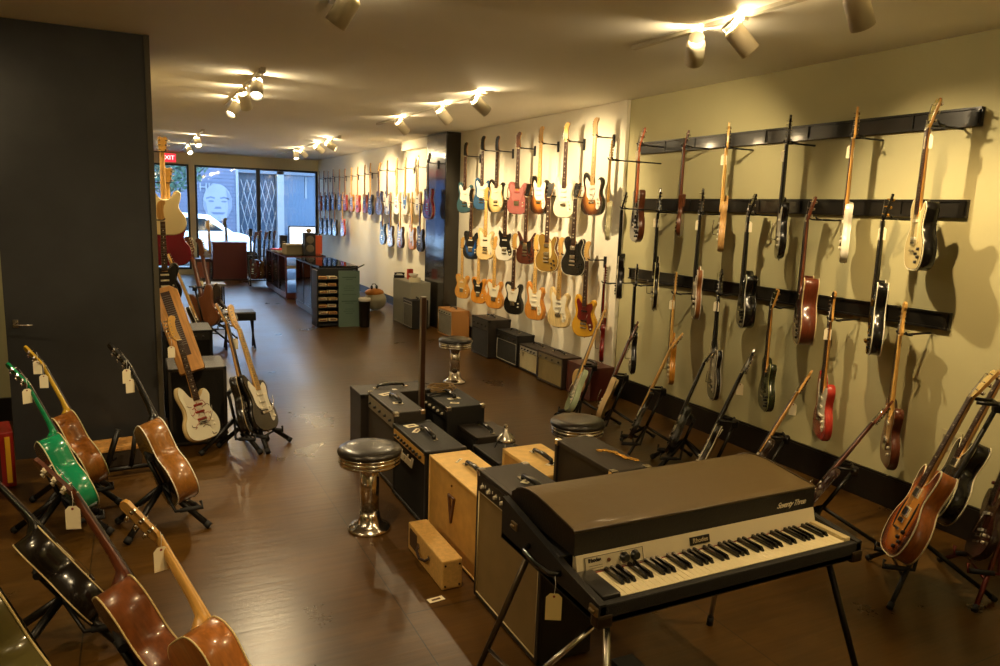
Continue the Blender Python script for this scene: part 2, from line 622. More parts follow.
head(2.80, 6.13, (4.06, 6.2, 1.75), 'round spotlight can nearest the camera on the middle track', G, 1.05, 88)
head(2.80, 7.00, (4.06, 7.4, 1.55), 'central spotlight can on the middle track', G, .85, 85)
head(2.82, 8.33, (4.06, 8.6, 1.5), 'farthest spotlight can on the middle track, next to the dark pillar', G, .85, 85)
track(2.85, 11.3, 16.7, 'cream light track on the ceiling far back before the rows of guitars')
G = 'spotlights on the far right track'
head(2.86, 11.9, (4.06, 11.2, 1.9), 'lit spotlight can at the near end of the far right track', G, 1.5, 85)
head(2.86, 12.75, (4.06, 12.6, 1.8), 'second spotlight can on the far right track', G, 1.2, 85)
head(2.86, 14.1, (4.06, 14.6, 1.7), 'spotlight can hanging before the right shop window', G, 1.0, 85)
head(2.86, 14.75, (2.8, 13.8, 0.8), 'last spotlight can of the far right track, aimed at the counter', G, 0.6, 80)
track(0.95, 6.15, 8.75, 'short light track on the ceiling right of the black block')
G = 'spotlights on the track right of the black block'
head(0.95, 6.50, (0.45, 4.4, 0.2), 'brightly lit spotlight can facing the camera by the black block', G, 0.9, 80)
head(0.95, 7.25, (1.9, 9.2, 0.3), 'dark-sided spotlight can in the middle of the short track', G, 0.7, 80)
head(0.95, 8.0, (0.15, 7.4, 1.4), 'pale spotlight can at the far end of the short track', G, 0.9, 80)
track(0.98, 12.0, 17.6, 'far left light track in front of the exit sign')
G = 'lit spotlights before the exit sign'
head(0.98, 13.1, (1.3, 10.8, 0.4), 'nearer of the two glowing spotlights in front of the exit sign', G, 0.7, 80)
head(1.0, 15.4, (1.5, 13.0, 0.8), 'farther of the two glowing spotlights in front of the exit sign', G, 0.7, 80)
track(0.95, 0.2, 3.95, 'light track on the ceiling above the aisle near the camera')
G = 'spotlights on the track above the near aisle'
head(0.93, 3.60, (-0.2, 4.6, 0.6), 'large spotlight can with a glare of light at the top of the picture', G, 0.75, 85, None, .5)
head(0.93, 2.6, (1.6, 3.7, 0.3), 'spotlight can above the aisle aimed at the row of amplifiers', G, 0.5, 80, AMBER, .3)
head(0.93, 1.2, (-0.1, 2.5, 0.4), 'spotlight can above the near aisle aimed at the acoustic guitars', G, 0.35, 75, AMBER, .3)
track(-1.75, 1.6, 4.4, 'added unseen light track on the ceiling of the alcove with the acoustic guitars')  # out-of-view track added to brighten the left guitars and the block
G = 'added fill spotlights over the acoustic guitars'
head(-1.75, 3.9, (-0.3, 5.4, 1.2), 'added spotlight can of the alcove track aimed at the black block', G, 0.45, 85)
head(-1.75, 2.6, (-0.2, 3.4, 0.4), 'added spotlight can of the alcove track aimed at the green guitar', G, 0.35, 85)
head(-1.75, 1.8, (0.1, 2.2, 0.4), 'added spotlight can of the alcove track aimed at the brown acoustic guitars', G, 0.35, 85, AMBER)
track(0.95, -2.2, -0.2, 'added unseen light track on the ceiling at the back of the shop')  # track behind the camera, added for more bounce light
G = 'added fill spotlights at the back of the shop'
head(0.95, -0.5, (-1.2, -1.5, 1.2), 'added spotlight can at the back of the shop aimed at the side wall', G, 0.5, 85)
head(0.95, -1.6, (1.5, -2.6, 1.6), 'added spotlight can at the back of the shop aimed at the rear wall', G, 0.6, 85)
head(0.95, -1.1, (4.1, -0.8, 1.6), 'added spotlight can at the back of the shop aimed at the green wall', G, 0.9, 85)
# ------------------------------------------------------------------ guitars
def mir(h):
    return h + [(-x, z) for x, z in reversed(h) if abs(x) > 1e-6]
OUT = {
 'strat': [(0, 0), (.09, .008), (.143, .045), (.160, .105), (.150, .165), (.122, .212), (.115, .25), (.130, .295), (.140, .335), (.125, .372), (.098, .388), (.070, .372), (.048, .342), (.030, .330), (-.030, .335), (-.052, .362), (-.080, .410), (-.112, .437), (-.138, .420), (-.148, .365), (-.134, .305), (-.122, .255), (-.128, .205), (-.152, .16), (-.162, .105), (-.145, .045), (-.09, .008)],
 'tele': [(0, 0), (.09, .006), (.145, .045), (.162, .105), (.150, .165), (.118, .212), (.112, .25), (.132, .295), (.142, .335), (.128, .368), (.098, .376), (.070, .352), (.046, .318), (.030, .312), (-.030, .352), (-.055, .378), (-.10, .392), (-.140, .378), (-.152, .335), (-.134, .285), (-.118, .245), (-.126, .205), (-.152, .16), (-.162, .105), (-.145, .045), (-.09, .006)],
 'jazz': [(-.02, 0), (.06, .010), (.130, .045), (.165, .105), (.165, .165), (.130, .22), (.108, .265), (.120, .315), (.138, .355), (.120, .388), (.092, .392), (.062, .362), (.030, .345), (-.030, .350), (-.056, .385), (-.088, .425), (-.120, .432), (-.143, .40), (-.148, .345), (-.135, .29), (-.126, .25), (-.138, .20), (-.163, .15), (-.168, .095), (-.145, .035), (-.09, .003)],
 'lp': [(0, 0), (.09, .006), (.145, .04), (.166, .105), (.155, .170), (.118, .225), (.108, .265), (.122, .315), (.132, .355), (.112, .385), (.088, .378), (.062, .345), (.030, .330), (-.030, .385), (-.060, .405), (-.10, .402), (-.130, .375), (-.136, .335), (-.118, .285), (-.106, .25), (-.120, .215), (-.155, .165), (-.166, .105), (-.145, .04), (-.09, .006)],
 'sg': [(0, 0), (.09, .006), (.145, .04), (.165, .105), (.150, .170), (.118, .215), (.112, .26), (.130, .32), (.152, .372), (.135, .376), (.095, .330), (.060, .285), (.030, .275), (-.030, .275), (-.060, .285), (-.095, .330), (-.135, .385), (-.155, .380), (-.130, .32), (-.112, .26), (-.118, .215), (-.150, .170), (-.165, .105), (-.145, .04), (-.09, .006)],
 'semi': [(0, 0), (.10, .006), (.170, .045), (.198, .12), (.180, .195), (.138, .25), (.128, .295), (.146, .36), (.150, .41), (.126, .440), (.095, .430), (.065, .38), (.030, .355), (-.030, .355), (-.065, .38), (-.095, .430), (-.126, .440), (-.150, .41), (-.146, .36), (-.128, .295), (-.138, .25), (-.180, .195), (-.198, .12), (-.170, .045), (-.10, .006)],
 'acoustic': mir([(0, 0), (.10, .006), (.168, .045), (.196, .12), (.182, .19), (.142, .245), (.126, .285), (.138, .345), (.148, .40), (.130, .455), (.085, .488), (.030, .494)]),
 'lap': [(0, 0), (.075, 0), (.085, .01), (.085, .60), (.045, .64), (-.045, .64), (-.085, .60), (-.085, .01), (-.075, 0)],
}
#        thick  neck z0  board z0  nut   bridge head
DIM = {
 'strat': (.045, .325, .31, .783, .135, 'six'), 'tele': (.045, .305, .31, .783, .135, 'six'),
 'jazz': (.042, .335, .32, .783, .140, 'six'), 'lp': (.054, .325, .315, .795, .150, 'three'),
 'sg': (.035, .268, .262, .795, .150, 'three'), 'semi': (.050, .35, .34, .800, .165, 'three'),
 'acoustic': (.125, .488, .40, .835, .155, 'slot'), 'lap': (.04, .60, .40, .60, .12, 'three'),
}
PG = {
 'strat': [(.030, .325), (.066, .352), (.092, .362), (.112, .33), (.098, .26), (.095, .20), (.118, .14), (.110, .085), (.080, .065), (.060, .085), (.050, .16), (-.050, .17), (-.080, .22), (-.085, .27), (-.105, .34), (-.088, .385), (-.060, .355), (-.030, .33)],
 'tele': [(.030, .305), (.060, .318), (.085, .335), (.095, .30), (.082, .24), (.060, .17), (.050, .155), (-.050, .155), (-.085, .20), (-.085, .25), (-.118, .31), (-.100, .36), (-.060, .345), (-.030, .335)],
 'jazz': [(.030, .34), (.066, .35), (.100, .36), (.108, .31), (.085, .25), (.105, .19), (.128, .13), (.105, .075), (.070, .09), (.045, .15), (-.050, .17), (-.095, .20), (-.085, .27), (-.112, .35), (-.095, .395), (-.060, .365), (-.030, .345)],
 'lp': [(.032, .315), (.055, .33), (.066, .27), (.075, .20), (.060, .155), (.045, .155), (.040, .22)],
 'sg': [(.030, .27), (.060, .275), (.095, .27), (.095, .18), (.075, .13), (.045, .16), (.038, .22), (-.038, .22), (-.095, .25), (-.080, .28), (-.030, .27)],
 'semi': [(.032, .34), (.060, .35), (.078, .28), (.075, .20), (.050, .18), (.042, .24)],
 'acoustic': [(.052, .36), (.100, .32), (.125, .24), (.115, .18), (.070, .19), (.045, .26)],
}
HEADO = {
 'six': [(.0205, 0), (.026, .02), (.017, .05), (.012, .10), (.018, .145), (.033, .165), (.030, .188), (.0, .196), (-.030, .180), (-.044, .145), (-.047, .08), (-.044, .035), (-.030, .012), (-.0205, 0)],
 'three': [(.0205, 0), (.030, .020), (.034, .05), (.040, .10), (.043, .15), (.025, .162), (0, .150), (-.025, .162), (-.043, .15), (-.040, .10), (-.034, .05), (-.030, .020), (-.0205, 0)],
 'slot': [(.0215, 0), (.034, .018), (.036, .09), (.038, .165), (.026, .180), (0, .185), (-.026, .180), (-.038, .165), (-.036, .09), (-.034, .018), (-.0215, 0)],
}
WOODS = {'maple': ('cf9f52', 'd9ad62'), 'rose': ('b5853f', '3a2014'), 'mahog': ('5c2d17', '2e1a10'), 'black': ('141210', '151210'), 'yellow': ('c7a02e', '3a2414'), 'green': ('0e7a4a', '1a1410'), 'orange': ('c45a20', 'c46a2a'), 'red': ('6a1210', '2a1510')}
_g = {}
def fmat(c, rough=0.22):
    return mat(c, rough, 0, 0.5)
def guitar_parts(kd, sp, lod):
    """list of (part name, mesh, list of sub parts) for one kind of guitar in one finish"""
    key = (kd, tuple(sorted((k, v) for k, v in sp.items())), lod)
    if key in _g:
        return _g[key]
    T, nz, bz, nut, brz, hd = DIM[kd]
    T = sp.get('T', T)
    ns = 3 if lod == 0 else 2
    hT = T / 2
    out = curve_pts(OUT[kd], ns) if kd != 'lap' else OUT[kd]
    side = sp.get('s', sp['c'])
    top = burst(*sp['b']) if 'b' in sp and kd not in ('acoustic', 'semi') else (burst(*sp['b'], .19, .24, .2) if 'b' in sp else (wood(sp['c']) if sp.get('wood') else fmat(sp['c'])))
    sidem = wood(side) if sp.get('swood') or sp.get('wood') else fmat(side)
    P = []
    body = MB().prism(out, -hT, hT, 0.004 if kd in ('acoustic', 'lap') else min(0.008, hT * .4), (0, 1, 2))
    backm = fmat(sp['bk']) if 'bk' in sp else sidem
    P.append(('body', body.mesh('body', [top, sidem, backm]), []))
    if sp.get('bind') and lod < 2:
        N = len(out)
        bm = MB()
        for yc in ((-hT, hT) if kd != 'lp' else (-hT,)):
            a = [Vector((p[0], yc + (0.004 if yc < 0 else -0.004), p[1])) for p in inset(out, -0.0006)]
            bm.tube(a + [a[0], a[1]], 0.0034, 5, cap=False)
        P.append(('binding', bm.mesh('binding', mat(sp['bind'], 0.4)), []))
    if 'pg' in sp and kd in PG:
        g = MB().prism(curve_pts(PG[kd], 2), -hT - 0.0026, -hT + 0.0005, 0.0)
        P.append(('pickguard', g.mesh('pickguard', mat(sp['pg'], 0.3, 0, 0.3)), []))
    if kd == 'semi' and lod < 2:
        for s in (-1, 1):
            f = MB()
            pts = [(s * (.088 + .012 * math.sin(t * 3)), .12 + .15 * t) for t in [i / 6 for i in range(7)]]
            f.tube([(x, -hT - 0.0005, z) for x, z in pts], [.003, .005, .006, .006, .006, .005, .003], 6)
            P.append(('sound_hole', f.mesh('sound_hole', mat('060504', 0.8)), []))
    if kd == 'acoustic':
        w = [(.050 * math.cos(t * PI / 12), .325 + .050 * math.sin(t * PI / 12)) for t in range(24)]
        P.append(('sound_hole', MB().prism(w, -hT - 0.0012, -hT + 0.001, 0.0).mesh('sound_hole', mat('0a0705', 0.8)), []))
        r = [Vector((.056 * math.cos(t * PI / 12), -hT - 0.0006, .325 + .056 * math.sin(t * PI / 12))) for t in range(26)]
        P.append(('rosette', MB().tube(r, 0.002, 5, cap=False).mesh('rosette', CREAM), []))
        P.append(('bridge', MB().cbox((0, -hT - 0.004, brz), (.15, .009, .028), 0.003).mesh('bridge', mat('24140c', 0.4)), []))
    # neck with a rounded back, fingerboard, frets
    fb = hT + 0.0005 if kd != 'acoustic' else hT
    yb = -fb - 0.004
    secs = []
    nn = 7
    for i in range(nn):
        t = i / (nn - 1)
        z = nz - .02 + (nut - nz + .02) * t
        w = .0275 + (.0205 - .0275) * t
        d = .017 + .008 * (1 - t)
        if kd == 'acoustic':
            d += .070 * math.exp(-t * 14)
        elif t < .1:
            d += .012
        secs.append((z, w, d))
    if kd != 'lap':
        vs, fs = [], []
        K = 8
        for z, w, d in secs:
            vs.append((-w, yb, z))
            for k in range(1, K):
                a = PI * k / K
                vs.append((-w * math.cos(a), yb + d * math.sin(a), z))
            vs.append((w, yb, z))
        n = K + 1
        for i in range(len(secs) - 1):
            for k in range(n):
                j = (k + 1) % n
                fs.append((i * n + k, i * n + j, (i + 1) * n + j, (i + 1) * n + k))
        fs.append(tuple(range(n)))
        fs.append(tuple((len(secs) - 1) * n + k for k in range(n))[::-1])
        nk = WOODS[sp.get('nk', 'maple')]
        nm = MB().add(vs, fs, 0, True)
        P.append(('neck', nm.mesh('neck', wood(nk[0], 0.3, 0.4) if sp.get('nk', 'maple') not in ('black', 'green', 'yellow', 'red') else fmat(nk[0], .18)), []))
        fr = MB()
        y0, y1 = yb - 0.006, yb
        vs = [(-.028, y0, bz), (.028, y0, bz), (.028, y1, bz), (-.028, y1, bz), (-.0215, y0, nut), (.0215, y0, nut), (.0215, y1, nut), (-.0215, y1, nut)]
        fr.add(vs, [(0, 1, 5, 4), (1, 2, 6, 5), (2, 3, 7, 6), (3, 0, 4, 7), (0, 3, 2, 1), (4, 5, 6, 7)], 0)
        sc = nut - brz
        if lod < 2:
            for k in range(1, 22):
                z = nut - sc * (1 - 2 ** (-k / 12))
                if z < bz + .005:
                    break
                w = .0215 + (.0065) * (nut - z) / (nut - bz)
                fr.bb(-w, w, y0 - .0012, y0, z - .0012, z + .0012, 1)
            for k in (3, 5, 7, 9, 12, 15, 17):
                z = nut - sc * (2 - 2 ** (-k / 12) - 2 ** (-(k - 1) / 12)) / 2
                if z > bz + .01:
                    a = .009 if sp.get('block') else .004
                    fr.bb(-a, a, y0 - .0006, y0, z - .004, z + .004, 2)
        P.append(('fingerboard', fr.mesh('fingerboard', [wood(nk[1], 0.4, 0.1), STEEL, mat('e2dac2' if nk[1] != 'd9ad62' else '1a1612', 0.4)]), []))
        # headstock
        hm = MB()
        tilt = Matrix.Translation((0, yb, nut)) @ Matrix.Rotation(R(0 if hd == 'six' else -13), 4, 'X')
        ho = curve_pts(HEADO[hd], 1)
        dy = .004 if hd == 'six' else -.004
        hm.prism(ho, dy, dy + .014, 0.001, (1, 0, 0), tilt, False)
        hc = sp.get('hd')
        P.append(('headstock', hm.mesh('headstock', [wood(nk[0]) if sp.get('nk') not in ('black', 'green', 'yellow', 'red') else fmat(nk[0]), fmat(hc) if hc else (wood(nk[0]) if sp.get('nk') not in ('black', 'green', 'yellow', 'red') else fmat(nk[0]))]), []))
        P.append(('nut', MB().bb(-.0215, .0215, y0 - .002, yb, nut - .002, nut + .003).mesh('nut', CREAM), []))
        tu = []
        if lod == 0:
            if hd == 'six':
                pos = [(-.047 + (.004 if k in (0, 5) else 0), .032 + .025 * k, -1) for k in range(6)]
            else:
                pos = [(s * (.036 + .0022 * k), .038 + .045 * k, s) for s in (-1, 1) for k in range(3)]
            tmat = GOLD if sp.get('gold') else (mat('e6dfc6', .35, 0, .3) if sp.get('tb') else CHROME)
            for x, z, s in pos:
                q = MB()
                q.tube([tilt @ Vector((x - s * .006, dy + .020, z)), tilt @ Vector((x + s * .012, dy + .020, z))], .003, 6)
                q.cbox(tuple(tilt @ Vector((x + s * .016, dy + .020, z))), (.010, .007, .014), .002)
                q.tube([tilt @ Vector((x - s * .014, dy + .016, z)), tilt @ Vector((x - s * .014, dy - .012, z))], .0028, 6)
                q.tube([tilt @ Vector((x - s * .010, dy + .015, z)), tilt @ Vector((x - s * .010, dy + .027, z))], .008, 8)
                tu.append(q.mesh('tuner', tmat))
        elif lod == 1:
            for k in range(6):
                q = MB()
                x, z, s = (-.047, .032 + .025 * k, -1) if hd == 'six' else ((-1 if k < 3 else 1) * .040, .038 + .045 * (k % 3), (-1 if k < 3 else 1))
                q.box(tuple(tilt @ Vector((x + s * .012, dy + .016, z))), (.022, .008, .012))
                tu.append(q.mesh('tuner', CHROME))
        for q in tu:
            P.append(('tuner', q, []))
    else:
        fr = MB().bb(-.03, .03, -hT - .004, -hT, .12, .60, 0)
        for k in range(24):
            fr.bb(-.03, .03, -hT - .005, -hT - .004, .20 + .016 * k, .202 + .016 * k, 1)
        P.append(('fingerboard', fr.mesh('fingerboard', [wood('3a2414'), STEEL]), []))
    # electric hardware
    if kd not in ('acoustic', 'lap'):
        hum = sp.get('pu', 'hum' if kd in ('lp', 'sg', 'semi') else 'single')
        hc = GOLD if sp.get('gold') else CHROME
        pm = hc if hum == 'hum' else mat(sp.get('puc', 'ded6c0'), .35)
        if hum == 'hum':
            zs = (brz + .045, min(bz - .03, brz + .15))
        else:
            zs = (brz + .03, brz + .085, brz + .14) if kd == 'strat' else (brz + .03, brz + .13)
        for i, z in enumerate(zs):
            q = MB()
            if hum == 'hum':
                q.cbox((0, -hT - .006, z), (.070, .010, .038), .002)
                if sp.get('ring'):
                    q.cbox((0, -hT - .002, z), (.088, .005, .050), .002, 1)
            else:
                q.cbox((0, -hT - .006, z), (.078, .010, .017), .003)
            P.append(('pickup', q.mesh('pickup', [pm, mat(sp.get('ring', 'e6ddc0'), .35)]), []))
        q = MB().cbox((0, -hT - .006, brz), (.078, .010, .022 if kd != 'tele' else .06), .002)
        if kd in ('lp', 'sg', 'semi', 'jazz'):
            q.cbox((0, -hT - .007, brz - .04), (.082, .010, .014), .003)
        P.append(('bridge', q.mesh('bridge', hc), []))
        if lod < 2:
            kn = {'strat': [(.075, .17), (.088, .135), (.098, .10)], 'tele': [(.10, .10), (.10, .14)], 'jazz': [(.10, .10), (.09, .14)]}.get(kd, [(.085, .05), (.12, .08), (.075, .095), (.108, .125)])
            for x, z in kn:
                k = MB().tube([(x, -hT - .002, z), (x, -hT - .015, z)], [.010, .008], 10)
                P.append(('knob', k.mesh('knob', mat(sp.get('kc', '1a1713' if kd in ('lp', 'semi', 'sg') else 'e0d8c0'), .35)), []))
            if kd in ('strat', 'jazz') and lod == 0:
                q = MB().tube([(.022, -hT - .01, brz - .005), (.03, -hT - .045, brz), (.07, -hT - .05, brz + .06), (.085, -hT - .045, brz + .11)], .003, 6)
                P.append(('tremolo_arm', q.mesh('tremolo_arm', CHROME), []))
        if sp.get('bigs') and lod < 2:
            q = MB().cbox((0, -hT - .005, .045), (.09, .008, .09), .003).tube([(-.045, -hT - .018, .075), (.045, -hT - .018, .075)], .009, 8)
            P.append(('tailpiece', q.mesh('tailpiece', hc), []))
    if lod == 0 and kd != 'lap':
        st = MB()
        for k in range(6):
            a, b = -.026 + .0104 * k, -.0175 + .007 * k
            st.tube([(a, -hT - .013, brz), (b, yb - .009, nut), (b * 1.3, yb - .002, nut + .05 + .015 * k)], .0007, 4)
        P.append(('strings', st.mesh('strings', STEEL), []))
    q = MB().tube([(0, 0, .002), (0, 0, -.008)], [.003, .007], 8)
    P.append(('strap_button', q.mesh('strap_button', CHROME), [])) if lod == 0 else None
    _g[key] = P
    return P

def guitar(kd, sp, M, label, lod=0, group=None, name=None, cat='guitar'):
    nm = name or ('acoustic_guitar' if kd == 'acoustic' else 'lap_steel_guitar' if kd == 'lap' else 'electric_guitar')
    t = thing(nm, label, cat, group=group, M=M)
    for n, me, sub in guitar_parts(kd, sp, lod):
        put(n, me, t)
    return t

def tag_at(p, label, sz=1.0, rz=0.0, drop=0.045, col=None):
    """little card price tag on a white thread"""
    t = thing('price_tag', label, 'tag', p, math.atan2(-p[0], p[1]) + .35 * math.sin(p[1] * 9), 'card price tags')
    w, h = .042 * sz, .074 * sz
    o = [(-w / 2, -h - drop), (w / 2, -h - drop), (w / 2, -drop - .012), (w / 4, -drop), (-w / 4, -drop), (-w / 2, -drop - .012)]
    part('card', MB().prism(o, -.0007, .0007), [col or CARD], t)
    part('thread', MB().tube([(0, 0, 0), (.003, 0, -drop * .5), (0, 0, -drop - .006)], .0009, 4), STRINGM, t)
    part('eyelet', MB().tube([(0, -.0012, -drop - .009), (0, .0012, -drop - .009)], .004, 8), mat('8a2a1a', .6), t)
    return t

HOOKM = mat('1a1815', 0.4, 0.3)
def hanger(x, y, z, xw, label, group, long_arm=False, fork=0.028):
    """yoke that holds a neck, on an arm from the wall"""
    t = thing('guitar_hanger', label, 'hanger', (xw, y, z), 0, group)
    L = xw - x
    if not long_arm:
        part('wall_plate', MB().cbox((-.006, 0, -.02), (.012, .035, .11), .003), HOOKM, t)
    part('arm', MB().tube([(-.010, 0, 0), (-L + .035, 0, 0)], .006, 8), HOOKM, t)
    a = [(-L + .035, 0, 0), (-L + .03, -fork, .0), (-L + .01, -fork - .004, .0), (-L - .02, -fork, .006), (-L - .03, -fork, .02)]
    b = [(p[0], -p[1], p[2]) for p in a]
    part('yoke', MB().tube(a, .0055, 8).tube(b, .0055, 8), HOOKM, t)
    return t

STANDM = mat('12100e', 0.4, 0.3)
def stand(B, A, nrm, label, style='tripod', group='guitar stands', tubem=None, r=.011, scale=1.0, top=None):
    """stand under a leaning instrument: B lower end, A head end, nrm the way it faces"""
    up = (Vector(A) - Vector(B)).normalized()
    n = Vector((nrm[0], nrm[1], 0)).normalized()
    b = Vector(B)
    t = thing('guitar_stand', label, 'stand', (b.x, b.y, 0), math.atan2(n.x, -n.y), group)
    Mi = t.matrix_world.inverted() if False else (Matrix.Translation((b.x, b.y, 0)) @ Matrix.Rotation(math.atan2(n.x, -n.y), 4, 'Z')).inverted()
    m = tubem or STANDM
    zb = b.z
    ul = (Mi.to_3x3() @ up)
    def along(s, off):
        return Vector((ul.x * s, ul.y * s + off, zb + ul.z * s))
    off = .075
    hub = along(.10, off)
    topp = along(.60 * scale, off)
    top_f = top if top else .44
    topp = along(top_f * scale, off)
    part('post', MB().tube([hub, topp], r, 8), m, t)
    # cradle arms reach forward beneath the body
    cr = MB()
    for s in (-1, 1):
        cr.tube([hub, along(-.015, off) + Vector((s * .09, 0, 0)), along(-.020, -.055) + Vector((s * .095, 0, 0)), along(.02, -.062) + Vector((s * .095, 0, 0))], r * .8, 8)
    part('cradle', cr, m, t)
    for s in (-1, 1):
        pd = MB()
        pd.tube([along(-.017, off - .02) + Vector((s * .0925, 0, .003)), along(-.019, -.050) + Vector((s * .0945, 0, .003))], r * 1.15, 8)
        part('pad', pd, RUBBER, t)
    if style == 'tripod':
        q = MB().tube([along(top_f * scale, off - .01) + Vector((-.075, 0, 0)), along(top_f * scale, off - .01) + Vector((.075, 0, 0))], r * .8, 8)
        for s in (-1, 1):
            q.tube([along(top_f * scale, off - .01) + Vector((s * .045, 0, 0)), along(top_f * scale + .004, -.03) + Vector((s * .045, 0, 0))], r * .8, 8)
        part('yoke', q, m, t)
        part('clamp', MB().cbox(tuple(along(top_f * scale - .02, off + .004)), (.045, .04, .05), .008), m, t)
    else:
        part('back_pad', MB().tube([along(top_f * scale, off - .012) + Vector((-.06, 0, 0)), along(top_f * scale, off - .012) + Vector((.06, 0, 0))], r * 1.4, 8), RUBBER, t)
    hz = max(hub.z, .20)
    hub2 = Vector((hub.x, hub.y, hz))
    if style == 'tripod':
        ends = [(-.26, -.16), (.26, -.16), (0, .34)]
    else:
        ends = [(-.15, -.20), (.15, -.20), (-.15, .20), (.15, .20)]
    for ex, ey in ends:
        e = Vector((hub.x + ex, hub.y + ey, r * 1.1))
        lg = part('leg', MB().tube([hub2, e], r * (1.0 if style == 'tripod' else 1.5), 8), m, t)
        part('rubber_foot', MB().tube([e + (hub2 - e).normalized() * .03, e], r * 1.3 if style == 'tripod' else r * 1.7, 8), RUBBER, lg)
    part('brace', MB().tube([hub2.lerp(Vector((hub.x + ends[0][0], hub.y + ends[0][1], 0)), .55), hub2.lerp(Vector((hub.x + ends[1][0], hub.y + ends[1][1], 0)), .55)], r * .6, 6), m, t)
    return t
# where each instrument hangs: x, y, z of its lower end, heading in degrees, size
HANG = {
'W1':(3.870,8.841,1.667,-69.6,0.916),
'W2':(3.870,8.320,1.714,-70.9,0.911),
'W3':(3.870,7.915,1.685,-72.1,0.911),
'W4':(3.870,7.381,1.680,-67.7,0.922),
'W5':(3.870,6.873,1.690,-79.4,0.929),
'W6':(3.870,6.366,1.665,-77.3,0.950),
'W7':(3.870,5.860,1.700,-77.4,0.915),
'W0':(3.550,5.125,1.504,-127.7,0.831),
'M1':(3.870,8.610,1.085,-70.2,0.917),
'M2':(3.870,8.175,1.108,-67.3,0.902),
'M3':(3.870,7.646,1.136,-68.8,0.902),
'M4':(3.870,7.141,1.138,-74.5,0.925),
'M5':(3.870,6.654,1.101,-72.2,0.964),
'M6':(3.870,6.138,1.108,-74.2,0.946),
'L1':(3.870,8.863,0.546,-69.6,0.829),
'L2':(3.870,8.342,0.545,-70.9,0.856),
'L3':(3.870,7.885,0.544,-68.1,0.890),
'L4':(3.870,7.383,0.546,-73.7,0.946),
'L5':(3.870,6.877,0.554,-75.4,0.948),
'L6':(3.870,6.370,0.552,-73.3,0.943),
'L7':(3.870,5.884,0.535,-75.3,0.946),
'T0':(3.620,5.211,0.442,-126.8,0.873),
'S0':(3.620,5.008,1.027,-128.9,0.918),
'T1':(3.700,4.878,0.404,-122.2,0.941),
'R1':(3.860,5.150,1.493,-114.9,0.994),
'R2':(3.860,4.592,1.567,-136.0,0.852),
'R3':(3.860,4.122,1.474,-134.1,0.945),
'R4':(3.860,3.570,1.462,-131.2,0.958),
'R5':(3.860,3.069,1.477,-141.5,0.941),
'R6':(3.860,2.590,1.475,-130.1,0.958),
'S1':(3.860,4.845,0.942,-126.5,1.023),
'S2':(3.860,4.339,0.949,-125.7,1.010),
'S3':(3.860,3.822,0.962,-125.3,0.978),
'S4':(3.860,3.309,0.937,-131.4,0.979),
'S5':(3.860,2.796,0.967,-140.1,0.964),
'T2':(3.860,4.572,0.378,-125.2,0.927),
'T3':(3.860,4.073,0.367,-122.5,1.007),
'T4':(3.860,3.561,0.424,-123.3,0.881),
'T5':(3.860,3.087,0.361,-126.3,0.962),
'T6':(3.860,2.618,0.335,-133.9,0.982),
'FU1':(3.930,10.782,1.600,-90.0,0.918),
'FU2':(3.930,11.364,1.589,-90.0,0.930),
'FU3':(3.930,11.788,1.588,-90.0,0.934),
'FU4':(3.930,12.302,1.569,-90.0,0.944),
'FU5':(3.930,12.773,1.558,-90.0,0.958),
'FU6':(3.930,13.319,1.547,-90.0,0.961),
'FU7':(3.930,13.680,1.575,-90.0,0.912),
'FU8':(3.930,14.176,1.574,-90.0,0.898),
'FU9':(3.930,14.634,1.576,-90.0,0.899),
'FU10':(3.930,15.140,1.592,-90.0,0.877),
'FU11':(3.930,15.600,1.585,-90.0,0.889),
'FU12':(3.930,16.147,1.593,-90.0,0.899),
'FU13':(3.930,16.597,1.564,-90.0,0.908),
'FU14':(3.930,17.011,1.557,-90.0,0.929),
'FU15':(3.930,17.445,1.550,-90.0,0.936),
'FL1':(3.930,10.648,1.044,-90.0,0.909),
'FL2':(3.930,11.026,1.051,-90.0,0.919),
'FL3':(3.930,11.590,1.040,-90.0,0.933),
'FL4':(3.930,12.115,1.031,-90.0,0.945),
'FL5':(3.930,12.553,1.041,-90.0,0.956),
'FL6':(3.930,15.332,1.058,-90.0,0.937),
'FL7':(3.930,16.023,1.034,-90.0,0.966),
'FL8':(3.930,16.472,1.035,-90.0,0.967),
'FL9':(3.930,16.898,1.016,-90.0,0.990),
'FL10':(3.930,17.353,1.018,-90.0,0.990),
'C1':(3.720,9.783,1.561,-90.0,0.952),
'LW1':(0.262,7.500,1.383,192.0,0.927),
'LW2':(0.310,7.900,1.062,188.0,0.994),
'LW3':(0.224,7.300,0.774,15.0,0.948),
}
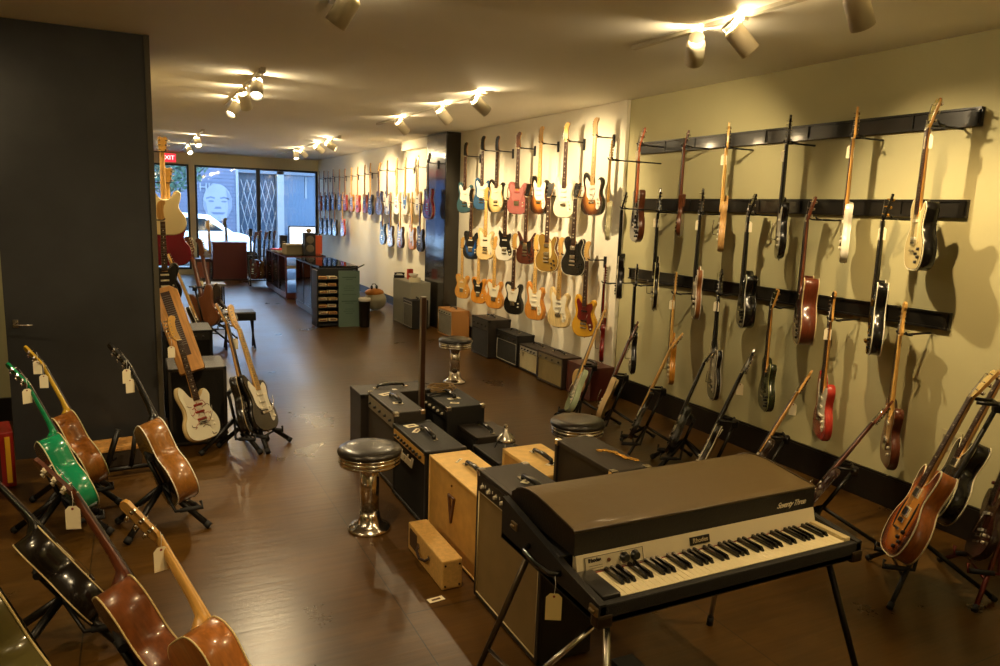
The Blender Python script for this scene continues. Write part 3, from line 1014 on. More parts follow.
# leaning instruments: lower end, head end, the way they face, size
LEAN = {
'N1':((-0.279,4.117,0.120),(-0.640,4.432,0.847),(0.98,0.21),0.854),
'N2':((-0.244,4.524,0.120),(-0.609,4.851,0.858),(0.98,0.19),0.868),
'N3':((0.186,4.024,0.140),(-0.176,4.409,0.939),(0.99,0.15),0.930),
'N4':((0.096,2.312,0.120),(-0.332,2.666,0.857),(0.99,0.15),0.923),
'N5':((0.279,1.993,0.120),(-0.088,2.396,0.800),(0.94,0.34),0.854),
'N6':((-0.172,3.021,0.120),(-0.681,3.245,0.768),(1.00,0.09),0.837),
'N7':((-0.297,2.407,0.120),(-0.747,2.604,1.053),(0.96,0.29),1.034),
'SQ':((0.374,5.111,0.120),(0.185,5.344,0.938),(0.61,-0.79),0.890),
'D1':((0.789,5.178,0.120),(0.581,5.533,0.978),(0.76,-0.65),0.971),
'D2':((0.660,5.174,0.120),(0.507,5.520,1.018),(0.95,-0.30),0.994),
'E1':((0.580,7.547,0.300),(0.271,7.923,1.198),(0.97,-0.25),1.042),
'E2':((0.744,9.305,0.200),(0.556,9.648,1.278),(0.57,0.82),1.170),
'E3':((0.861,9.591,0.200),(0.700,9.944,1.242),(0.58,0.82),1.134),
'LS':((0.320,5.313,0.550),(0.163,5.597,1.100),(0.03,-1.00),0.998),
'G1':((3.102,4.895,0.120),(3.515,5.026,0.929),(-0.94,0.35),0.936),
'G2':((3.206,4.616,0.120),(3.665,4.765,0.861),(-0.79,0.61),0.902),
'G3':((3.167,4.143,0.120),(3.652,4.235,0.882),(-0.83,0.55),0.926),
'G4':((3.228,3.789,0.120),(3.709,3.927,0.820),(-0.84,0.54),0.879),
'G5':((3.062,3.325,0.120),(3.531,3.370,0.898),(-0.71,0.70),0.928),
'G6':((3.183,3.066,0.120),(3.784,3.130,0.789),(-0.81,0.59),0.920),
'G7':((3.146,2.620,0.120),(3.773,2.562,0.735),(-0.72,0.70),0.899),
'G8':((3.178,2.069,0.160),(3.593,1.938,1.107),(-0.73,0.68),1.042),
'G8b':((3.577,2.116,0.300),(3.940,2.044,0.983),(-0.68,0.74),0.776),
'G9':((3.517,1.887,0.160),(3.892,1.928,0.902),(-0.75,0.67),0.849),
}
# ------------------------------------------------------------------ hanging guitars
SB3 = ('d98a35', '8a3a14', '120c08')      # three-tone burst
SB2 = ('e0a83c', 'a8651e', '1a120b')
def hung(i, kd, sp, label, lod, group, xw, arm, tag=None, hl=None, flat=False):
    x, y, z, rz, s = HANG[i]
    M = Matrix.Translation((x, y, z)) @ Matrix.Rotation(R(rz), 4, 'Z') @ Matrix.Scale(s, 4)
    g = guitar(kd, sp, M, label, lod, group)
    zt = z + s * (DIM[kd][3] + (.006 if DIM[kd][5] == 'six' else .012))
    hanger(x, y, zt, xw, hl or ('hook holding the ' + label), 'guitar hooks on the long wall' if not arm else 'long hooks on the rails', arm)
    if tag:
        nx, ny = math.sin(R(rz)), -math.cos(R(rz))
        tag_at((x + nx * .045 - .0, y + ny * .045 - .02, zt - .002), tag, 1.0, R(rz) + .5)
    return g
GW = 'guitars hanging on the white wall, in three rows'
ww = [
 ('W1', 'jazz', dict(c='365862', pg='e8e4d6', nk='rose', hd='141210'), 'teal guitar beside the dark pillar in the top row', 1),
 ('W2', 'jazz', dict(c='34587a', pg='ece6d4', nk='rose', hd='1a1612'), 'blue and white guitar, top row, second from the dark pillar', 1),
 ('W3', 'jazz', dict(c='2a1c12', b=('e2cf94', 'd0b070', '1b120b'), pg='ece0bc', nk='rose', hd='151110', s='1b120b'), 'dark rimmed cream guitar, top row, third from the dark pillar', 1),
 ('W4', 'tele', dict(c='a8625c', pg='b0706a', nk='rose', hd='5a3018', puc='a5483f'), 'pinkish red guitar in the top row of the white wall', 1),
 ('W5', 'strat', dict(c='1a120c', b=('b9742c', '53280f', '14100d'), pg='e9e3d0', nk='maple', s='171210'), 'dark sunburst guitar between the pinkish and white ones, top row', 1),
 ('W6', 'strat', dict(c='e6dfc2', pg='efe9d4', nk='rose', hd='d9ad62', tb=1), 'white guitar in the top row of the white wall', 1),
 ('W7', 'strat', dict(c='16110d', b=('c17c33', '5c2d12', '14100d'), pg='e6e0cf', nk='maple', s='14110e'), 'maple necked sunburst guitar, rightmost in the top row of the white wall', 0),
 ('M1', 'tele', dict(c='14212e', b=('2c63b0', '1c2836', '12151a'), pg='1c1a18', nk='rose', hd='141210'), 'small blue and black guitar leftmost in the middle row', 1),
 ('M2', 'jazz', dict(c='e0c58a', pg='e9dfc0', nk='maple', puc='2a1c10'), 'pale yellow guitar in the middle row beside the blue-black one', 1),
 ('M3', 'jazz', dict(c='e9e4d4', pg='141312', nk='rose', hd='e6dfc8'), 'white guitar with a black pickguard in the middle row', 1),
 ('M4', 'sg', dict(c='4e2417', pg='14110f', nk='rose', hd='120e0c'), 'dark red double-horned guitar in the middle row', 1),
 ('M5', 'lp', dict(c='84652a', pg='d8c894', nk='rose', hd='120e0c', s='6a3518', bind='e0d2a4', block=1), 'gold topped single-cutaway guitar in the middle row', 1),
 ('M6', 'lp', dict(c='0f0e10', nk='rose', hd='0f0e0d', bind='ddd4bc', block=1, pg='0d0c0c'), 'black single-cutaway guitar with white binding in the middle row', 0),
 ('L1', 'tele', dict(c='c98f3e', wood=1, pg='c9a25c', nk='maple'), 'honey coloured guitar leftmost in the bottom row beside the pillar', 1),
 ('L2', 'tele', dict(c='d08a2c', wood=1, pg='15120f', nk='maple'), 'butterscotch guitar with a black pickguard in the bottom row', 1),
 ('L3', 'tele', dict(c='d58f38', wood=1, pg='e6dfc6', nk='maple'), 'orange natural guitar with a white pickguard in the bottom row', 1),
 ('L4', 'tele', dict(c='131110', pg='e4dfcc', nk='rose', hd='c99a50'), 'black guitar with a white pickguard in the bottom row', 1),
 ('L5', 'strat', dict(c='c98432', wood=1, pg='e8e0c8', nk='maple'), 'amber guitar right of the black one in the bottom row', 1),
 ('L6', 'strat', dict(c='dcc187', wood=1, pg='e9e2cb', nk='maple'), 'pale natural guitar in the bottom row of the white wall', 0),
 ('L7', 'jazz', dict(c='dda62f', pg='6e1813', nk='rose', hd='d9ad62', puc='15110f'), 'yellow guitar with a red pickguard, rightmost in the bottom row', 0),
]
for i, k, sp, lb, lod in ww:
    hung(i, k, sp, lb, lod, GW, 4.065, False)
GR = 'guitars hanging edge-on from the rails of the green wall'
rr = [
 ('W0', 'tele', dict(c='ddd3a4', pg='e6dfc6', nk='maple'), 'thin cream guitar seen edge-on at the white wall corner', 0, None),
 ('S0', 'lp', dict(c='14110f', nk='black', bind='e6dec4', s='14110f'), 'slim black guitar with white edges where the white wall meets green', 0, None),
 ('T0', 'jazz', dict(c='7a1712', nk='red', hd='5a1410'), 'dark red edge-on guitar hanging low at the white wall corner', 0, None),
 ('T1', 'jazz', dict(c='14110f', nk='black', s='14110f', pg='d8d0bc'), 'black guitar leftmost under the lowest rail', 0, None),
 ('R1', 'semi', dict(c='1a1210', s='5a2e16', swood=1, nk='orange', hd='c45a20'), 'dark guitar with an orange neck, leftmost on the top rail', 0, 'white price tag on the orange necked guitar of the top rail'),
 ('R2', 'sg', dict(c='5a2f18', wood=1, nk='mahog', hd='14100e'), 'brown mahogany guitar second from the left on the top rail', 0, None),
 ('R3', 'strat', dict(c='c99a5c', wood=1, nk='maple', hd='2a1c12', pg='221a14'), 'pale natural wood guitar third from the left, top rail', 0, 'white price tag on the pale wood guitar of the top rail'),
 ('R4', 'jazz', dict(c='141312', nk='black', pg='d8d3c4'), 'all black guitar in the middle of the top rail', 0, 'white price tag below the head of the black guitar on the top rail'),
 ('R5', 'tele', dict(c='e2ddc8', pg='e2ddc8', nk='rose', hd='15110f', s='e4decb'), 'white sided slim guitar second from the right, top rail', 0, 'pale price tag on the white sided guitar of the top rail'),
 ('R6', 'lp', dict(T=.075, c='cdbb86', s='100f0e', nk='rose', hd='8a7a3c', pg='d9c894', bind='e6dcb8', pu='single'), 'large cream topped guitar with black sides on the top rail', 0, 'white price tag on the large cream topped guitar'),
 ('S1', 'jazz', dict(c='16130f', bind='d9cc9c', nk='black', s='16130f'), 'black guitar with cream edging leftmost on the middle rail', 0, 'white price tag on the leftmost guitar of the middle rail'),
 ('S2', 'tele', dict(c='15120f', s='8a5424', bind='e6e0cc', nk='black', pg='e8e2d0', swood=1), 'brown sided guitar with white outlined black top on the middle rail', 0, 'white price tag on the second guitar of the middle rail'),
 ('S3', 'lp', dict(T=.08, c='0f0e0d', bind='e2dccb', nk='black', pg='0f0e0d', s='0f0e0d'), 'thick black guitar with a white edge on the middle rail', 0, 'white price tag on the thick black guitar of the middle rail'),
 ('S4', 'semi', dict(T=.095, c='54281a', wood=1, s='5c2a16', bind='cdb98a', nk='mahog'), 'glossy reddish brown hollow guitar on the middle rail', 0, None),
 ('S5', 'semi', dict(T=.065, c='0e0d0d', bind='e8e2cc', nk='black', gold=1, s='101010', bigs=1), 'black hollow guitar with gold hardware, rightmost on the middle rail', 0, 'pale price tag on the black and gold hollow guitar'),
 ('T2', 'strat', dict(c='c8862c', wood=1, nk='maple', pg='caa052'), 'honey yellow guitar under the lowest rail', 0, 'small price tag on the honey yellow guitar'),
 ('T3', 'jazz', dict(c='131110', bind='ddd6c4', nk='black', pg='cfc8b6'), 'black guitar with a white edge under the lowest rail', 0, 'price tag on the white edged black guitar under the lowest rail'),
 ('T4', 'lp', dict(c='1d2a18', b=('3d4a2c', '1d281a', '0d120c'), nk='rose', hd='2a3018', s='262d18', block=1, bind='8a8a58'), 'dark green guitar with block inlays under the lowest rail', 0, None),
 ('T5', 'strat', dict(c='b5382a', pg='e0d9c2', nk='rose', hd='120f0e'), 'bright red guitar with a white pickguard under the lowest rail', 0, 'white price tag at the head of the bright red guitar'),
 ('T6', 'tele', dict(c='5a2c16', wood=1, s='54260f', nk='maple', pg='c99a5a'), 'reddish brown maple necked guitar, rightmost under the lowest rail', 0, None),
]
for i, k, sp, lb, lod, tg in rr:
    hung(i, k, sp, lb, lod, GR, 4.10 if i not in ('W0', 'S0', 'T0') else 4.06, True, tg)

# rows of guitars far down the long wall
GF = 'guitars hanging far down the long white wall'
fc = [
 ('FU1', 'jazz', dict(c='e2d3a0', pg='e8dfc0', nk='maple', puc='2a1c10'), 'cream white guitar nearest the pillar in the far upper row'),
 ('FU2', 'tele', dict(c='e4dcc0', pg='3c5f86', nk='maple'), 'white guitar with a blue pickguard in the far upper row'),
 ('FU3', 'strat', dict(c='e6e0cc', pg='e6e0cc', nk='maple', puc='a05030'), 'white guitar with reddish pickups in the far upper row'),
 ('FU4', 'strat', dict(c='8f8a74', b=('d2c7a0', '8a8266', '4a4538'), pg='e0d8c0', nk='rose', hd='8a7c3a'), 'grey burst guitar in the far upper row'),
 ('FU5', 'semi', dict(c='4c3f33', b=('6a5a48', '4a3c30', '2a211a'), nk='rose', pg='2a2420'), 'wide grey brown guitar in the far upper row'),
 ('FU6', 'strat', dict(c='1a1a20', pg='2a2a30', nk='maple'), 'black guitar in the far upper row'),
 ('FU7', 'tele', dict(c='b86030', pg='1a1512', nk='maple'), 'orange guitar with a black pickguard in the far upper row'),
 ('FU8', 'tele', dict(c='b5482c', pg='c46a44', nk='maple'), 'brick red guitar in the far upper row'),
 ('FU9', 'strat', dict(c='c0863c', pg='6a7fa6', nk='maple'), 'yellow and blue guitar in the far upper row'),
 ('FU10', 'tele', dict(c='9a3a34', pg='b06a60', nk='rose', hd='8a5a30'), 'dull red guitar in the far upper row'),
 ('FU11', 'jazz', dict(c='3a2e38', pg='8088a4', nk='rose', hd='1a1612'), 'dark purple brown guitar in the far upper row'),
 ('FU12', 'strat', dict(c='181a22', pg='6a7488', nk='rose', hd='1a1612'), 'black guitar with a grey pickguard in the far upper row'),
 ('FU13', 'strat', dict(c='14161c', pg='3a4050', nk='rose', hd='1a1612'), 'third guitar from the window in the far upper row'),
 ('FU14', 'jazz', dict(c='1c2028', pg='5a6478', nk='rose', hd='1a1612'), 'second guitar from the window in the far upper row'),
 ('FU15', 'tele', dict(c='9a4a34', pg='6a3a30', nk='rose', hd='1a1612'), 'rust guitar closest to the window in the far upper row'),
 ('FL1', 'strat', dict(c='241d1c', pg='55607e', nk='rose'), 'dark guitar half behind the pillar in the far lower row'),
 ('FL2', 'strat', dict(c='cf8a3c', wood=1, pg='c9cde0', nk='maple'), 'natural orange guitar in the far lower row'),
 ('FL3', 'strat', dict(c='3a2010', b=('b0682c', '5a2c14', '16100c'), pg='7f92c0', nk='maple'), 'sunburst guitar with a bluish pickguard beside the natural orange one'),
 ('FL4', 'strat', dict(c='3c2212', b=('c07c38', '5a2c14', '16100c'), pg='8a98c4', nk='rose'), 'sunburst guitar beside the dark blue one, far lower row'),
 ('FL5', 'jazz', dict(c='1c3448', pg='4a6a88', nk='rose', hd='1a1612'), 'dark blue guitar closing the nearer group of the far lower row'),
 ('FL6', 'jazz', dict(c='b8472c', pg='9a3030', nk='maple'), 'red orange guitar at the right of the farthest lower group'),
 ('FL7', 'tele', dict(c='15171c', pg='6f8aa4', nk='rose', hd='1a1612'), 'black and pale blue guitar in the farthest lower group'),
 ('FL8', 'strat', dict(c='2a4a6a', pg='8aa0bc', nk='rose', hd='1a1612'), 'blue guitar in the farthest lower group'),
 ('FL9', 'jazz', dict(c='1c3040', pg='6a86a0', nk='rose', hd='1a1612'), 'dark teal guitar in the farthest lower group'),
 ('FL10', 'tele', dict(c='23303a', pg='7f94a8', nk='rose', hd='1a1612'), 'slate guitar next to the window in the farthest lower group'),
]
for i, k, sp, lb in fc:
    hung(i, k, sp, lb, 2, GF, 4.065, False)
x, y, z, rz, s = HANG['C1']
hung('C1', 'semi', dict(c='8a1f26', b=('a83038', '7a1820', '4a0f14'), nk='mahog', hd='14110f', bind='c9b088'), 'crimson guitar hanging on the face of the dark pillar', 1, GF, 3.851, False)
# instruments on the hall side of the black block
for i, k, sp, lb in (
 ('LW1', 'semi', dict(c='e2d3a4', nk='maple'), 'cream guitar with a pale neck hanging beside the edge of the black block'),
 ('LW2', 'semi', dict(c='6a1226', nk='maple', s='6a1226'), 'wine red guitar hanging behind the cream one'),
 ('LW3', 'strat', dict(c='121114', pg='1a1a1e', nk='rose'), 'black guitar hanging low below the wine red one')):
    x, y, z, rz, s = HANG[i]
    M = Matrix.Translation((x, y, z)) @ Matrix.Rotation(R(rz), 4, 'Z') @ Matrix.Scale(s, 4)
    guitar(k, sp, M, lb, 1 if i == 'LW3' else 0, 'guitars hanging beside the black block')
    zt = z + s * DIM[k][3] + .008
    t = thing('guitar_hanger', 'hook on the hall wall that holds the ' + lb.split(' hanging')[0], 'hanger', (0.10, y, zt), 0, 'hooks beside the black block')
    part('wall_plate', MB().cbox((.006, 0, -.02), (.012, .035, .11), .003), HOOKM, t)
    part('arm', MB().tube([(.010, 0, 0), (x - .10 - .035, 0, 0)], .006, 8), HOOKM, t)
    part('yoke', MB().tube([(x - .14, 0, 0), (x - .13, .03, 0), (x - .09, .03, 0), (x - .07, .028, .015)], .0055, 8).tube([(x - .14, 0, 0), (x - .13, -.03, 0), (x - .09, -.03, 0), (x - .07, -.028, .015)], .0055, 8), HOOKM, t)

# ------------------------------------------------------------------ leaning guitars
LEAN['G8b'] = ((3.60, 2.16, .24), (3.99, 2.04, 1.15), LEAN['G8'][2], 1.0)
def leant(i, kd, sp, label, st=None, lod=0, tags=(), group=None, sk=1.0, tubem=None, r=.011, name=None):
    B, A, n, s = LEAN[i]
    up = Vector(A) - Vector(B)
    M = frame(B, up, (n[0], n[1], 0)) @ Matrix.Scale(s, 4)
    g = guitar(kd, sp, M, label, lod, group, name)
    if st:
        # the cradle carries the body's lower end
        stand(B, A, n, 'black stand under the ' + label, st, 'guitar stands', tubem, r, s, .80 if i == 'G8' else .30 if st == 'flat' else .44)
    u = up.normalized()
    for k, (f, tl) in enumerate(tags):
        p = Vector(B) + u * (s * (DIM[kd][3] + f))
        nn = M.to_3x3() @ Vector((-.9, 0, 0))
        p = p + M.to_3x3().normalized() @ Vector((-.055, -DIM[kd][0] / 2 - .0, 0)) if kd != 'acoustic' else p + M.to_3x3().normalized() @ Vector((-.05, -.05, 0))
        tag_at(p, tl, 1.05, .35 + .5 * k, .05 + .02 * k)
    return g
GA = 'acoustic guitars on stands at the left'
AB = dict(nk='mahog')
leant('N1', 'acoustic', dict(bk='4a5a44', c='1d8a58', s='168558', nk='green', hd='141210', bind='d9d2a4'), 'green acoustic guitar seen from behind on a stand at the left', 'flat', 0, [(.03, 'card tag hanging from the head of the green guitar')], GA)
leant('N2', 'acoustic', dict(bk='4a2c14', c='c9962c', s='9a5c22', swood=1, nk='yellow', hd='141210', bind='d9cfa0'), 'orange brown acoustic guitar with a yellow neck, behind the green one', 'flat', 0, [(.10, 'white tag hanging at the tip of the yellow guitar head'), (.02, 'tan tag hanging nearer the neck of the yellow guitar head')], GA)
leant('N3', 'acoustic', dict(bk='1c130c', c='14110f', s='8a5a24', b=('c98a3c', '5a3014', '120d0a'), swood=1, nk='black', bind='e8e2cf'), 'black and brown sunburst acoustic guitar standing before the black block', 'flat', 0, [(.04, 'upper tan tag under the head of the sunburst acoustic guitar'), (.0, 'lower tan tag under the head of the sunburst acoustic guitar')], GA)
leant('N4', 'acoustic', dict(bk='4a2614', c='c98f3e', wood=1, s='7a4420', swood=1, nk='mahog', bind='d9c48a', tb=1), 'brown wood acoustic guitar with cream tuners in the left foreground', 'flat', 0, [(.01, 'tag on a thread from the cream tuned acoustic guitar')], GA)
leant('N5', 'acoustic', dict(c='d6a85c', wood=1, s='a8682e', swood=1, nk='maple', bind='e0cd94'), 'pale maple necked acoustic guitar closest to the camera', 'flat', 0, [(.01, 'tag on a thread from the pale maple acoustic guitar')], GA)
leant('N6', 'acoustic', dict(c='241712', s='17110e', nk='black', bind='cdb888'), 'dark brown and black acoustic guitar leaning low at the left edge', 'flat', 0, [], GA)
leant('N7', 'acoustic', dict(c='3a3418', s='57502a', nk='black', bind='c9b47c'), 'olive sided acoustic guitar cut off by the bottom left corner', None, 0, [], GA)
GS = 'electric guitars on stands along the green wall'
leant('G1', 'strat', dict(c='a8bd96', s='b4c4a0', pg='dcd8c0', nk='maple'), 'mint green guitar on a stand before the reddish brown speaker cabinet', 'tripod', 0, [], GS)
leant('G2', 'strat', dict(c='caa77a', s='d8ba8a', pg='2a211a', nk='mahog', hd='1a1210'), 'pale tan rimmed guitar on the second stand from the white wall', 'tripod', 0, [(.0, 'tan tag at the head of the pale rimmed guitar')], GS)
leant('G3', 'sg', dict(c='2a1c14', s='1d1612', nk='maple', pg='120f0d'), 'dark guitar with a light brown neck on the third stand', 'tripod', 0, [], GS)
leant('G4', 'lp', dict(c='14110f', s='120f0d', nk='black', ring='c9c0a4'), 'black guitar with chrome pickups on a stand before the baseboard', 'flat', 0, [], GS)
leant('G5', 'tele', dict(c='15120f', s='14110f', bind='e6e0cc', nk='black'), 'black guitar with a white rim just beyond the electric piano', 'tripod', 0, [(.0, 'white tag on the white rimmed black guitar beyond the piano')], GS)
leant('G6', 'tele', dict(c='2a1a12', nk='rose', s='2a1a12'), 'guitar with an orange brown neck mostly hidden by the electric piano', 'tripod', 0, [(.0, 'tan tag on the orange brown neck behind the piano')], GS)
leant('G7', 'strat', dict(c='2a0f0d', nk='mahog', hd='1a1210'), 'dark red necked guitar leaning behind the right end of the piano', 'tripod', 0, [], GS)
B8, A8, n8, s8 = LEAN['G8']
leant('G8', 'semi', dict(T=.075, c='5c2e10', b=('e59a3c', 'a8501a', '24120a'), s='9a561f', swood=1, bind='e6dcb8', nk='rose', hd='c9b070', ring='e2d8b0', block=1), 'orange sunburst hollow guitar on a stand at the right', 'tripod', 0, [], GS)
leant('G8b', 'semi', dict(T=.075, c='12100f', s='12100f', bind='d9cfae', nk='rose', hd='b9a468', ring='d9cfae', block=1), 'black hollow guitar directly behind the sunburst one at the right', None, 0, [], GS)
leant('G9', 'jazz', dict(c='3a1c12', nk='mahog', s='2a1612'), 'brown necked guitar half out of the right edge of the picture', 'tripod', 0, [], GS, 1.0, mat('5a1a14', .4, .4))
GD = 'guitars standing in the aisle beside the black amplifier'
SQG = leant('SQ', 'strat', dict(c='d9d2b8', s='d9c08a', pg='cfc6ae', nk='rose', hd='c99a50', puc='8a2a1c'), 'white guitar with red and brown artwork leaning on the black amplifier', None, 0, [(.02, 'tan tag on the white guitar with artwork')], GD)
leant('D1', 'strat', dict(c='17130f', pg='e0dac6', nk='maple'), 'white pickguarded black guitar with maple neck standing in the aisle', 'flat', 0, [(-.02, 'tan tag on the maple necked guitar in the aisle')], GD)
leant('D2', 'lp', dict(c='14100d', nk='rose', hd='120e0c', bind='8a7c60'), 'dark guitar on the stand just left of the maple necked one', 'flat', 0, [], GD)
leant('E1', 'tele', dict(c='15120f', s='15120f', nk='maple', hd='1a1612', bind='e8e2d0'), 'black guitar with a thin white edge leaning behind the black amplifier', None, 0, [], GD)
leant('E2', 'strat', dict(c='6a3c1e', wood=1, s='6a3a1c', nk='mahog'), 'brown mahogany guitar seen from behind farther down the aisle', 'tripod', 0, [(-.25, 'tan tag on the brown guitar farther down the aisle')], GD)
leant('E3', 'jazz', dict(c='2a1c16', s='2a1c16', nk='mahog'), 'dark guitar leaning just past the brown one down the aisle', 'tripod', 1, [], GD)
leant('LS', 'lap', dict(c='c08a48', wood=1, s='b07c3c'), 'pale wooden lap steel guitar standing upright on the black amplifier', None, 0, [], GD)
# red and brown drawing on the white guitar's top
dr = random.Random(5)
q = MB()
for k in range(13):
    x, z = dr.uniform(-.07, .08), dr.uniform(.04, .27)
    pts = [(x, -.0265, z)]
    a = dr.uniform(0, 6)
    for j in range(6):
        a += dr.uniform(-.9, .9)
        x, z = min(.10, max(-.10, x + .014 * math.cos(a))), min(.30, max(.03, z + .014 * math.sin(a)))
        pts.append((x, -.0265, z))
    q.tube(pts, .0022, 4, k % 2)
part('artwork', q, [mat('9a2a1c', .5), mat('4a2a1a', .5)], SQG)
# ------------------------------------------------------------------ amplifiers
def amp(label, x0, yf, w, d, h, body, grille, panel=None, logo=None, ph=.07, knobs=6, name='guitar_amplifier', rz=-90, corners=CHROME, z0=0.0, handle=True, trim=None, frame_w=.022, group=None, side_handle=False, openback=False, kn='1a1713', topm=None, pscale=1, panel_top=False):
    """combo amplifier; x0 is the plane of its front, yf its far end, front looks to -X"""
    cx, cy = (x0 + d / 2, yf - w / 2) if rz == -90 else (x0, yf)
    t = thing(name, label, 'amplifier', (cx, cy, z0), R(rz), group)
    f = -d / 2
    fw = frame_w
    c = MB()
    c.cbox((0, .006, h / 2 + .004), (w, d - .012, h - .008), .007)
    # raised frame round the front
    c.cbox((0, f + .008, .008 + fw / 2), (w, .016, fw), .004)
    c.cbox((0, f + .008, h - fw / 2), (w, .016, fw), .004)
    for s in (-1, 1):
        c.cbox((s * (w / 2 - fw / 2), f + .008, h / 2 + .004), (fw, .016, h - .008), .004)
        for q in (-1, 1):
            c.tube([(s * (w / 2 - .05), q * (d / 2 - .04), 0), (s * (w / 2 - .05), q * (d / 2 - .04), .010)], .012, 8)
    part('cabinet', c, body, t)
    gz1 = h - fw - (ph if panel else 0)
    if openback:
        part('back_opening', MB().bb(-w * .30, w * .30, f + .0005, f + .004, h * .22, h * .62), mat('060505', .9), t)
        part('speaker', MB().lathe([(.03, 0), (.05, .004), (.085, .001)], 20, 0, Matrix.Translation((0, f, h * .42)) @ Matrix.Rotation(R(90), 4, 'X')), mat('2a2620', .5, .4), t)
    else:
        part('grille_cloth', MB().bb(-w / 2 + fw, w / 2 - fw, f + .004, f + .010, .008 + fw, gz1), grille, t)
    if trim:
        q = MB()
        for a, b in (((-w / 2 + fw, gz1), (w / 2 - fw, gz1)), ((-w / 2 + fw, .008 + fw), (w / 2 - fw, .008 + fw)), ((-w / 2 + fw, gz1), (-w / 2 + fw, .008 + fw)), ((w / 2 - fw, gz1), (w / 2 - fw, .008 + fw))):
            q.tube([(a[0], f + .003, a[1]), (b[0], f + .003, b[1])], .0035, 6)
        part('piping', q, trim, t)
    if panel:
        part('control_panel', MB().bb(-w / 2 + fw, w / 2 - fw, f - .001, f + .010, gz1 + .004, h - fw), panel, t)
        for k in range(knobs):
            x = -w / 2 + fw + .05 + k * (w - 2 * fw - .10) / max(1, knobs - 1)
            part('knob', MB().tube([(x, f - .001, gz1 + ph / 2), (x, f - .016, gz1 + ph / 2)], [.0095, .0075], 10), mat(kn, .4), t)
    if corners:
        for s in (-1, 1):
            for q in (-1, 1):
                part('corner_cap', MB().cbox((s * (w / 2 - .014), q * (d / 2 - .014), h - .013), (.034, .034, .030), .006), corners, t)
    if handle:
        part('handle', MB().tube([(-.10, 0, h), (-.09, 0, h + .022), (0, 0, h + .028), (.09, 0, h + .022), (.10, 0, h)], [.009, .010, .012, .010, .009], 8, 0, Matrix.Diagonal((1, 1.3, 1, 1))), BLACKP, t)
        for s in (-1, 1):
            part('handle_mount', MB().cbox((s * .105, 0, h + .003), (.035, .03, .008), .002), CHROME, t)
    return t, f, h, w
GOLDP = mat('cf9f4a', .4, .1)
SILVP = mat('9a927c', .4, .5)
BLKP = mat('141210', .35)
PAPER = mat('f0e6c8', .7)
# front row of the block of amplifiers in the aisle
amp('tall black speaker cabinet at the far end of the amplifiers on the floor', 1.56, 4.785, .50, .27, .47, TOLEXB, GRILLED, None, None, rz=180, corners=BLACKM)
t, f, h, w = amp('black combo amplifier with a silver control panel in the front row', 1.351, 4.625, .565, .195, .50, TOLEXB, mat('3a3020', .8, 0, 0, .6, 420, 0, 8, 0, 'weave'), SILVP, None, .085, 5)
t, f, h, w = amp('black combo amplifier with a gold panel and white script logo', 1.337, 4.05, .56, .235, .44, TOLEX, GRILLED, GOLDP, None, .058, 9, corners=BLACKM, kn='14110c')
put('logo', text_mesh('Marshall', .082, mat('e6ddc4', .5), .003, .35, .9, .002), t, (-.05, f - .002, h - .135), (R(90), 0, 0))
t, f, h, w = amp('tall blonde amplifier cabinet with a brown V badge on its front', 1.351, 3.48, .655, .235, .43, BLONDE, mat('c99a4c', .6, 0, 0, .3, 200, .1, 20), None, None, corners=None, frame_w=.012)
q = MB().prism([(-.042, 0), (-.028, 0), (0, -.075), (.028, 0), (.042, 0), (.004, -.135), (-.004, -.135)], f - .006, f + .004, .001, (0, 0, 0), Matrix.Translation((-.01, 0, h - .12)), False)
part('badge', q, mat('5a3414', .4), t)
part('badge_bar', MB().cbox((-.01, f, h - .118), (.085, .010, .012), .003), mat('5a3414', .4), t)
part('lid_latch', MB().cbox((-.01, f - .001, h - .06), (.010, .006, .010), .002), mat('7a5220', .4, .5), t)
t, f, h, w = amp('large combo amplifier with black cover and tan grille under the electric piano', 1.305, 2.775, .585, .245, .60, TOLEXB, mat('80683a', .75, 0, 0, .5, 420, .1, 8, 0, 'weave'), BLKP, None, .075, 8, trim=mat('c9b98a', .4), kn='b9b29c')
for k in range(14):
    part('panel_mark', MB().box((-w / 2 + .06 + k * .034, f - .0022, h - .052), (.004, .002, .012)), mat('d9d2bc', .5), t)
# small tweed amplifier lying before the blonde one
t = thing('small_amplifier', 'small tweed suitcase amplifier on the floor before the blonde cabinet', 'amplifier', (1.235, 3.09, 0), R(-90))
part('cabinet', MB().cbox((0, 0, .073), (.465, .10, .142), .008), TWEED, t)
part('grille_cloth', MB().cbox((-.15, -.051, .08), (.10, .006, .09), .003), mat('4a3216', .8), t)
part('handle', MB().tube([(-.07, -.05, .085), (-.06, -.068, .07), (0, -.074, .055), (.06, -.068, .07), (.07, -.05, .085)], .007, 8), mat('2a170c', .5), t)
for s in (-1, 1):
    part('handle_mount', MB().cbox((s * .072, -.052, .087), (.024, .008, .018), .002), CHROME, t)
for s in (-1, 1):
    for z in (.02, .12):
        part('stud', MB().tube([(.2325, s * .035, z), (.236, s * .035, z)], .005, 8), mat('3a2414', .5, .5), t)
